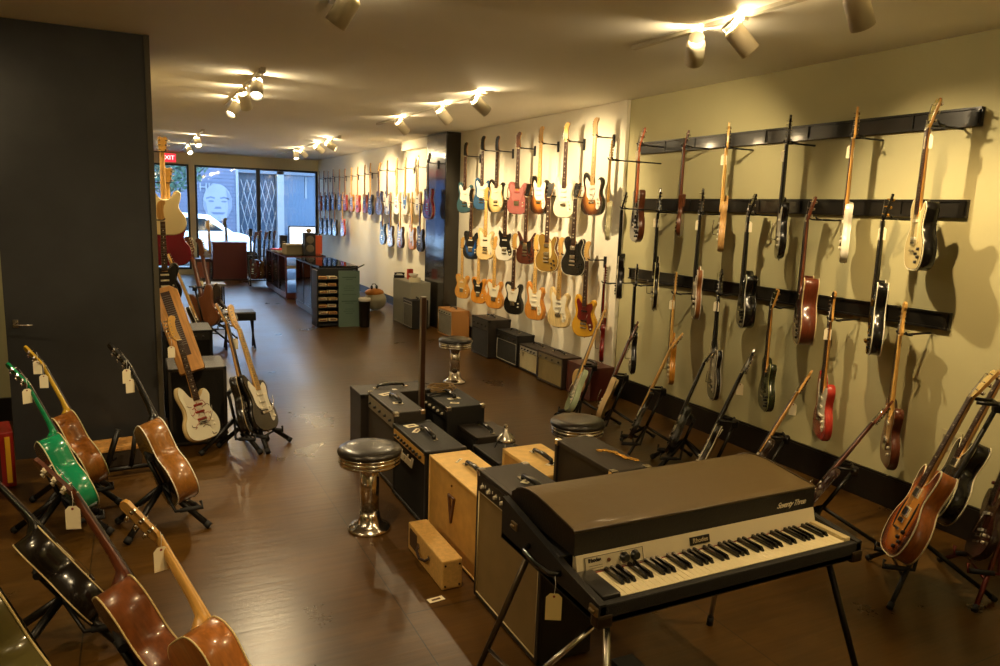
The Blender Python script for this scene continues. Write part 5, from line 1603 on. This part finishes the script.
# guitars standing in front of the window
def stood(x, y, zb, rz, kd, sp, label, s=.98, lod=1, group='guitars standing before the shop window', tilt=-6):
    M = Matrix.Translation((x, y, zb)) @ Matrix.Rotation(R(rz), 4, 'Z') @ Matrix.Rotation(R(tilt), 4, 'X') @ Matrix.Scale(s, 4)
    return guitar(kd, sp, M, label, lod, group)
def stub_stand(x, y, label, h=.5):
    t = thing('guitar_stand', label, 'stand', (x, y, 0), 0, 'guitar stands before the window')
    part('post', MB().tube([(0, .13, .12), (0, .19, h)], .012, 8), STANDM, t)
    for a, b in ((-.2, -.12), (.2, -.12), (0, .34)):
        part('leg', MB().tube([(0, .14, .18), (a, b, .012)], .011, 8), STANDM, t)
    part('cradle', MB().tube([(-.09, -.06, .14), (-.09, .0, .118), (-.06, .10, .12), (.06, .10, .12), (.09, .0, .118), (.09, -.06, .14)], .009, 8), STANDM, t)
    return t
for x, y, kd, sp, lb, s in ((1.50, 17.62, 'tele', dict(c='b8b0a0', nk='maple', pg='c9c4b8'), 'pale headed guitar rising left of the dark red organ', 1.08),
                            (1.86, 17.62, 'strat', dict(c='1a1c22', nk='black'), 'dark necked guitar rising behind the middle of the dark red organ', 1.14)):
    stood(x, y, .22, 5, kd, sp, lb, s)
    stub_stand(x, y, 'stand under the ' + lb)
stood(2.32, 17.2, .125, -10, 'acoustic', dict(c='121216', s='121216', nk='black'), 'black acoustic guitar at the right side of the dark red organ', .98)
stub_stand(2.32, 17.2, 'stand under the black acoustic guitar beside the organ')
# row of guitars on a long floor rack by the counter
t = thing('guitar_rack', 'long floor rack holding the row of guitars at the end of the far counter', 'rack', (2.36, 15.75, 0))
for x in (-.27, .27):
    part('end_frame', MB().tube([(x, -.16, .012), (x, .16, .012), (x, .14, .60), (x, -.10, .12), (x, -.16, .012)], .012, 8), STANDM, t)
part('rail', MB().tube([(-.27, .14, .60), (.27, .14, .60)], .012, 8).tube([(-.27, -.10, .12), (.27, -.10, .12)], .012, 8).tube([(-.27, .10, .10), (.27, .10, .10)], .012, 8), STANDM, t)
for k, (c, sd, lb) in enumerate((('5a1f1a', 'mahog', 'dark red guitar nearest the camera on the long floor rack'), ('6a4a2c', 'mahog', 'brown guitar second on the long floor rack'), ('4a1a1c', 'mahog', 'maroon guitar in the middle of the long floor rack'), ('16161a', 'black', 'black guitar fourth on the long floor rack'), ('3a1a18', 'mahog', 'dark brown guitar farthest on the long floor rack'))):
    stood(2.17 + .095 * k, 15.75, .135, -62, ('lp', 'tele', 'sg', 'jazz', 'tele')[k], dict(c=c, nk=sd), lb, 1.03, 1, 'guitars on the long floor rack', -5)
# black bench with grey top in the aisle
t = thing('stool_table', 'small grey topped stool with black legs far down the aisle', 'stool', (1.03, 11.9, 0))
part('seat', MB().cbox((0, 0, .45), (.36, .34, .04), .01), mat('6a6c6c', .5), t)
for a in (-1, 1):
    for b in (-1, 1):
        part('leg', MB().tube([(a * .15, b * .14, .43), (a * .155, b * .145, 0)], .012, 8), BLACKM, t)
part('foot_ring', MB().tube([(-.15, -.14, .15), (.15, -.14, .15), (.15, .14, .15), (-.15, .14, .15), (-.15, -.14, .15)], .008, 6), BLACKM, t)
t = thing('black_side_table', 'flat black box topped stand behind the aisle guitars', 'stand', (1.06, 8.95, 0))
part('top_box', MB().cbox((0, 0, .40), (.34, .30, .10), .008), BLACKM, t)
for a in (-1, 1):
    part('leg', MB().tube([(a * .14, -.10, .36), (a * .16, .10, .008)], .012, 8).tube([(a * .14, .10, .36), (a * .16, -.10, .008)], .012, 8), BLACKM, t)
part('trim', MB().bb(-.165, .165, -.1525, -.150, .435, .442), mat('5a564c', .4), t)
# case with woven pattern on the floor by the black block
t = thing('instrument_case', 'tan patterned case lying open against the foot of the black block', 'case', (-.24, 5.20, 0), .12)
part('shell', MB().cbox((0, 0, .06), (.42, .26, .11), .012), mat('33281c', .6), t)
part('woven_lining', MB().cbox((0, -.02, .125), (.40, .24, .02), .006), mat('c08c48', .8, 0, 0, .6, 60, .35, 30), t)
part('handle', MB().tube([(-.06, -.13, .07), (-.04, -.155, .07), (.04, -.155, .07), (.06, -.13, .07)], .007, 6), BLACKP, t)
t = thing('pedal_steel_frame', 'low black folding frame before the tan patterned case', 'stand', (-.10, 4.92, 0), .1)
part('bar', MB().tube([(-.26, 0, .05), (.16, 0, .05)], .014, 8), STANDM, t)
part('upright', MB().tube([(-.12, 0, .05), (-.04, .02, .30)], .018, 8), STANDM, t)
part('upright', MB().tube([(.02, 0, .05), (.06, .02, .30)], .014, 8), STANDM, t)
part('foot', MB().tube([(-.26, -.12, .014), (-.26, .12, .014)], .013, 8).tube([(.16, -.12, .014), (.16, .12, .014)], .013, 8).tube([(-.26, 0, .014), (-.26, 0, .05)], .013, 8).tube([(.16, 0, .014), (.16, 0, .05)], .013, 8), STANDM, t)
t = thing('red_amplifier', 'red box with a yellow stripe at the left edge behind the green guitar', 'amplifier', (-.86, 5.05, 0), .2)
part('cabinet', MB().cbox((0, 0, .17), (.30, .26, .34), .01), mat('8a1a14', .4), t)
part('yellow_stripe', MB().bb(.105, .130, -.134, -.128, .03, .31), mat('d8a020', .5), t)
part('grille_cloth', MB().bb(-.13, .08, -.134, -.128, .04, .26), mat('3a1a14', .8), t)
t = thing('dark_gear_rack', 'dark case standing upright at the left edge behind the guitars', 'case', (-1.06, 4.55, 0), .1)
part('shell', MB().cbox((0, 0, .36), (.34, .28, .72), .02), mat('16120f', .5), t)
part('latch', MB().cbox((.10, -.143, .40), (.05, .008, .03), .002).cbox((-.08, -.143, .40), (.05, .008, .03), .002), STEEL, t)
part('handle', MB().tube([(-.05, -.14, .62), (-.04, -.165, .62), (.04, -.165, .62), (.05, -.14, .62)], .008, 6), BLACKP, t)
t = thing('chrome_hook', 'thin chrome bracket on the left edge of the black block', 'bracket', (-.70, 5.468, .90))
part('plate', MB().cbox((0, -.003, 0), (.03, .006, .05), .001), CHROME, t)
part('arm', MB().tube([(0, -.005, 0), (0, -.08, 0), (.10, -.09, .0)], .006, 8), CHROME, t)
# conduit between the wall guitars
# finishes of the street, a shade deeper than the swatches
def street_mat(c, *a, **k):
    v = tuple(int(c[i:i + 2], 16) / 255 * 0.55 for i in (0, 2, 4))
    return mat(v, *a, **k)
# ------------------------------------------------------------------ the street outside
m = MB().bb(-14, 22, 18.5, 21.0, -.12, -.02)
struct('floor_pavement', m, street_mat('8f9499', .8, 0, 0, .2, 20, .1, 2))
m = MB().bb(-14, 22, 21.0, 28.2, -.25, -.14)
struct('floor_street', m, street_mat('5a5e63', .85, 0, 0, .2, 20, .1, 2))
m = MB().bb(-14, 22, 28.2, 29.0, -.25, -.02)
struct('floor_far_pavement', m, street_mat('8f9499', .8, 0, 0, .2, 20, .1, 2))
t = thing('clapboard_house', 'blue clapboard building with a painted white portrait across the street', 'building', (2.0, 29.0, 0))
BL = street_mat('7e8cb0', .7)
q = MB()
for k in range(30):
    z = -.1 + k * .13
    q.add([(-3.6, -.02, z), (1.42, -.02, z), (1.42, .0, z + .13), (-3.6, .0, z + .13)], [(0, 1, 2, 3)])
    q.add([(-3.6, .0, z + .13), (1.42, .0, z + .13), (1.42, -.02, z + .13), (-3.6, -.02, z + .13)], [(0, 1, 2, 3)])
q.bb(-3.6, 1.42, .001, 4, -.1, 3.8)
part('clapboard_wall', q, BL, t)
part('cornice', MB().bb(-3.8, 6.8, -.35, 4.0, 3.8, 4.05).bb(-3.8, 6.8, -.22, 0, 3.62, 3.8), street_mat('c9d0d8', .6), t)
part('corner_board', MB().bb(1.42, 1.52, -.05, .2, -.1, 3.62), street_mat('d0d6de', .6), t)
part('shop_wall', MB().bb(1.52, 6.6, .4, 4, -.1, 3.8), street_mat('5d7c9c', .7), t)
part('pillar', MB().bb(2.9, 3.15, -.05, .3, -.1, 3.0), street_mat('c4cbd4', .6), t)
part('lintel', MB().bb(1.52, 6.6, -.05, .4, 2.75, 3.62), street_mat('7d8ea4', .6), t)
part('doorway', MB().bb(1.56, 2.86, .30, .40, -.1, 2.75), street_mat('1d4a70', .5), t)
part('shop_window', MB().bb(3.2, 6.5, .30, .38, .5, 2.75), street_mat('3a6a94', .2, .2), t)
q = MB()
for k in range(6):
    q.bb(4.0 + k * .42, 4.06 + k * .42, .24, .30, 1.9, 2.7)
part('hanging_slats', q, street_mat('c4cdd6', .6), t)
# scissor gate
q = MB()
for k in range(-6, 12):
    for s in (-1, 1):
        pts = []
        for j in range(2):
            z = -.1 + j * 2.6
            x = 1.6 + k * .22 + (s * .65 if j else 0) + (.65 if s < 0 else 0)
            pts.append((x, z))
        (xa, za), (xb, zb) = pts
        lo, hi = 1.58, 2.84
        def cl(x):
            return min(max(x, lo), hi)
        def zat(x):
            return za + (zb - za) * (x - xa) / (xb - xa)
        x0, x1 = cl(xa), cl(xb)
        if abs(x1 - x0) > .02:
            q.tube([(x0, -.02 if s > 0 else -.04, zat(x0)), (x1, -.02 if s > 0 else -.04, zat(x1))], .014, 4)
part('scissor_gate', q, street_mat('d4dbe4', .5, .3), t)
# painted portrait: a plain stencil-like face, no one in particular
g = street_mat('cdd6e6', .7)
d = street_mat('8195c0', .7)
d2 = street_mat('a4b2d0', .7)
def ell(cx, cz, a, b, n=28, ph=0):
    return [(cx + a * math.cos(2 * PI * k / n), cz + b * math.sin(2 * PI * k / n)) for k in range(n)]
fx, fz = .78, 1.62
part('mural_face', MB().prism(ell(fx, fz, .50, .68), -.030, -.024), g, t)
q = MB()
q.prism([(fx - .40, fz + .17), (fx - .24, fz + .23), (fx - .08, fz + .19), (fx - .10, fz + .14), (fx - .24, fz + .17), (fx - .38, fz + .12)], -.034, -.030)
q.prism([(fx + .08, fz + .19), (fx + .24, fz + .23), (fx + .40, fz + .17), (fx + .38, fz + .12), (fx + .24, fz + .17), (fx + .10, fz + .14)], -.034, -.030)
q.prism([(fx - .08, fz - .14), (fx + .10, fz - .14), (fx + .13, fz - .22), (fx - .12, fz - .22)], -.034, -.030)
q.prism([(fx - .24, fz - .34), (fx + .26, fz - .34), (fx + .18, fz - .42), (fx - .16, fz - .42)], -.034, -.030)
q.prism(ell(fx - .22, fz + .05, .10, .035, 12), -.034, -.030)
q.prism(ell(fx + .22, fz + .05, .10, .035, 12), -.034, -.030)
part('mural_shading', q, d, t)
q = MB().prism([(fx + .30, fz + .5), (fx + .50, fz + .2), (fx + .50, fz - .2), (fx + .30, fz - .58), (fx + .36, fz - .1)], -.034, -.031)
q.prism([(fx - .50, fz + .1), (fx - .40, fz + .0), (fx - .34, fz - .4), (fx - .44, fz - .3)], -.034, -.031)
part('mural_half_tone', q, d2, t)
put('lettering', text_mesh('HIS', .42, g, .004), t, (.45, -.036, 2.15), (R(90), 0, 0))
put('lettering', text_mesh('US', .42, g, .004), t, (.32, -.036, 1.02), (R(90), 0, 0))
# parked car
t = thing('parked_car', 'white car parked across the shop window', 'car', (.72, 22.3, -.14), PI)
CARW = mat('e4e9ee', .3, 0, .6)
def loft(mb, secs, m=0):
    n = len(secs[0])
    vs = [p for s in secs for p in s]
    fs = []
    for i in range(len(secs) - 1):
        for k in range(n):
            j = (k + 1) % n
            fs.append((i * n + k, (i + 1) * n + k, (i + 1) * n + j, i * n + j))
    fs.append(tuple(range(n)))
    fs.append(tuple((len(secs) - 1) * n + k for k in range(n))[::-1])
    mb.add(vs, fs, m, False)
def ring(y, ins, zt):
    P = [(-2.2, .35), (-2.25, .7), (-2.1, .92), (-1.2, 1.0), (1.1, 1.0), (2.1, .88), (2.25, .65), (2.2, .35)]
    return [(x * (1 - ins), y, .35 + (z - .35) * zt) for x, z in P]
q = MB()
loft(q, [ring(-.88, .02, .94), ring(-.84, 0, 1), ring(.84, 0, 1), ring(.88, .02, .94)])
part('body', q, CARW, t)
def cab(y, k):
    P = [(-1.75, .98), (-1.15, 1.44), (-.2, 1.50), (.55, 1.44), (1.25, .98)]
    return [(x * k, y, z if z < 1 else 1 + (z - 1) * (1 if k == 1 else .97)) for x, z in P]
q = MB()
loft(q, [cab(-.62, .96), cab(-.55, 1), cab(.55, 1), cab(.62, .96)])
part('roof', q, CARW, t)
q = MB()
for s in (1,):
    q.add([(-1.50, s * .655, 1.02), (-.30, s * .655, 1.02), (-.30, s * .625, 1.38), (-1.02, s * .625, 1.34)], [(0, 1, 2, 3)])
    q.add([(-.20, s * .655, 1.02), (.98, s * .655, 1.02), (.50, s * .625, 1.34), (-.20, s * .625, 1.38)], [(0, 1, 2, 3)])
part('side_window', q, street_mat('2a4450', .08, .2), t)
for x in (-1.4, 1.4):
    w = part('wheel', MB().lathe([(.0001, -.11), (.31, -.11), (.33, -.09), (.33, .09), (.31, .11), (.0001, .11)], 24, 0, Matrix.Translation((x, -.80, .33)) @ Matrix.Rotation(R(90), 4, 'X')), RUBBER, t)
    part('hubcap', MB().lathe([(.0001, .13), (.14, .125), (.20, .111)], 20, 0, Matrix.Translation((x, .80, .33)) @ Matrix.Rotation(R(-90), 4, 'X')), CHROME, w)
for x in (-1.4, 1.4):
    part('wheel', MB().lathe([(.0001, -.11), (.31, -.11), (.33, -.09), (.33, .09), (.31, .11), (.0001, .11)], 24, 0, Matrix.Translation((x, .80, .33)) @ Matrix.Rotation(R(90), 4, 'X')), RUBBER, t)
# street tree seen in the left pane
t = thing('street_tree', 'leafy tree outside the left window pane', 'tree', (.95, 24.6, -.14))
part('trunk', MB().tube([(0, 0, 0), (.03, 0, 1.2), (0, .05, 2.4), (.1, 0, 3.4)], [.13, .10, .08, .04], 10), street_mat('4a4038', .9), t)
q = MB()
r2 = random.Random(3)
for k in range(1500):
    a, b, c = r2.uniform(0, 2 * PI), r2.uniform(-1, 1), r2.random() ** .4
    p = Vector((1.2 * c * math.cos(a) * math.sqrt(1 - b * b), 1.2 * c * math.sin(a) * math.sqrt(1 - b * b), 3.0 + 1.05 * c * b))
    u = Vector((r2.uniform(-1, 1), r2.uniform(-1, 1), r2.uniform(-1, 1))).normalized() * .09
    v = u.orthogonal().normalized() * .05
    q.add([p - u, p + v, p + u, p - v], [(0, 1, 2, 3)])
part('foliage', q, street_mat('3f7a5a', .7), t)
t = thing('far_house', 'blue grey house behind the street tree', 'building', (-2.9, 30.0, 0))
part('wall', MB().bb(-2.2, 1.1, 0, 3, -.2, 4.2), street_mat('4d6ea8', .7), t)
part('roof', MB().add([(-2.4, -.2, 4.2), (1.3, -.2, 4.2), (1.3, 3.2, 4.2), (-2.4, 3.2, 4.2), (-2.4, 1.5, 5.4), (1.3, 1.5, 5.4)], [(0, 1, 5, 4), (2, 3, 4, 5), (0, 4, 3), (1, 2, 5), (0, 3, 2, 1)]), street_mat('565d66', .8), t)
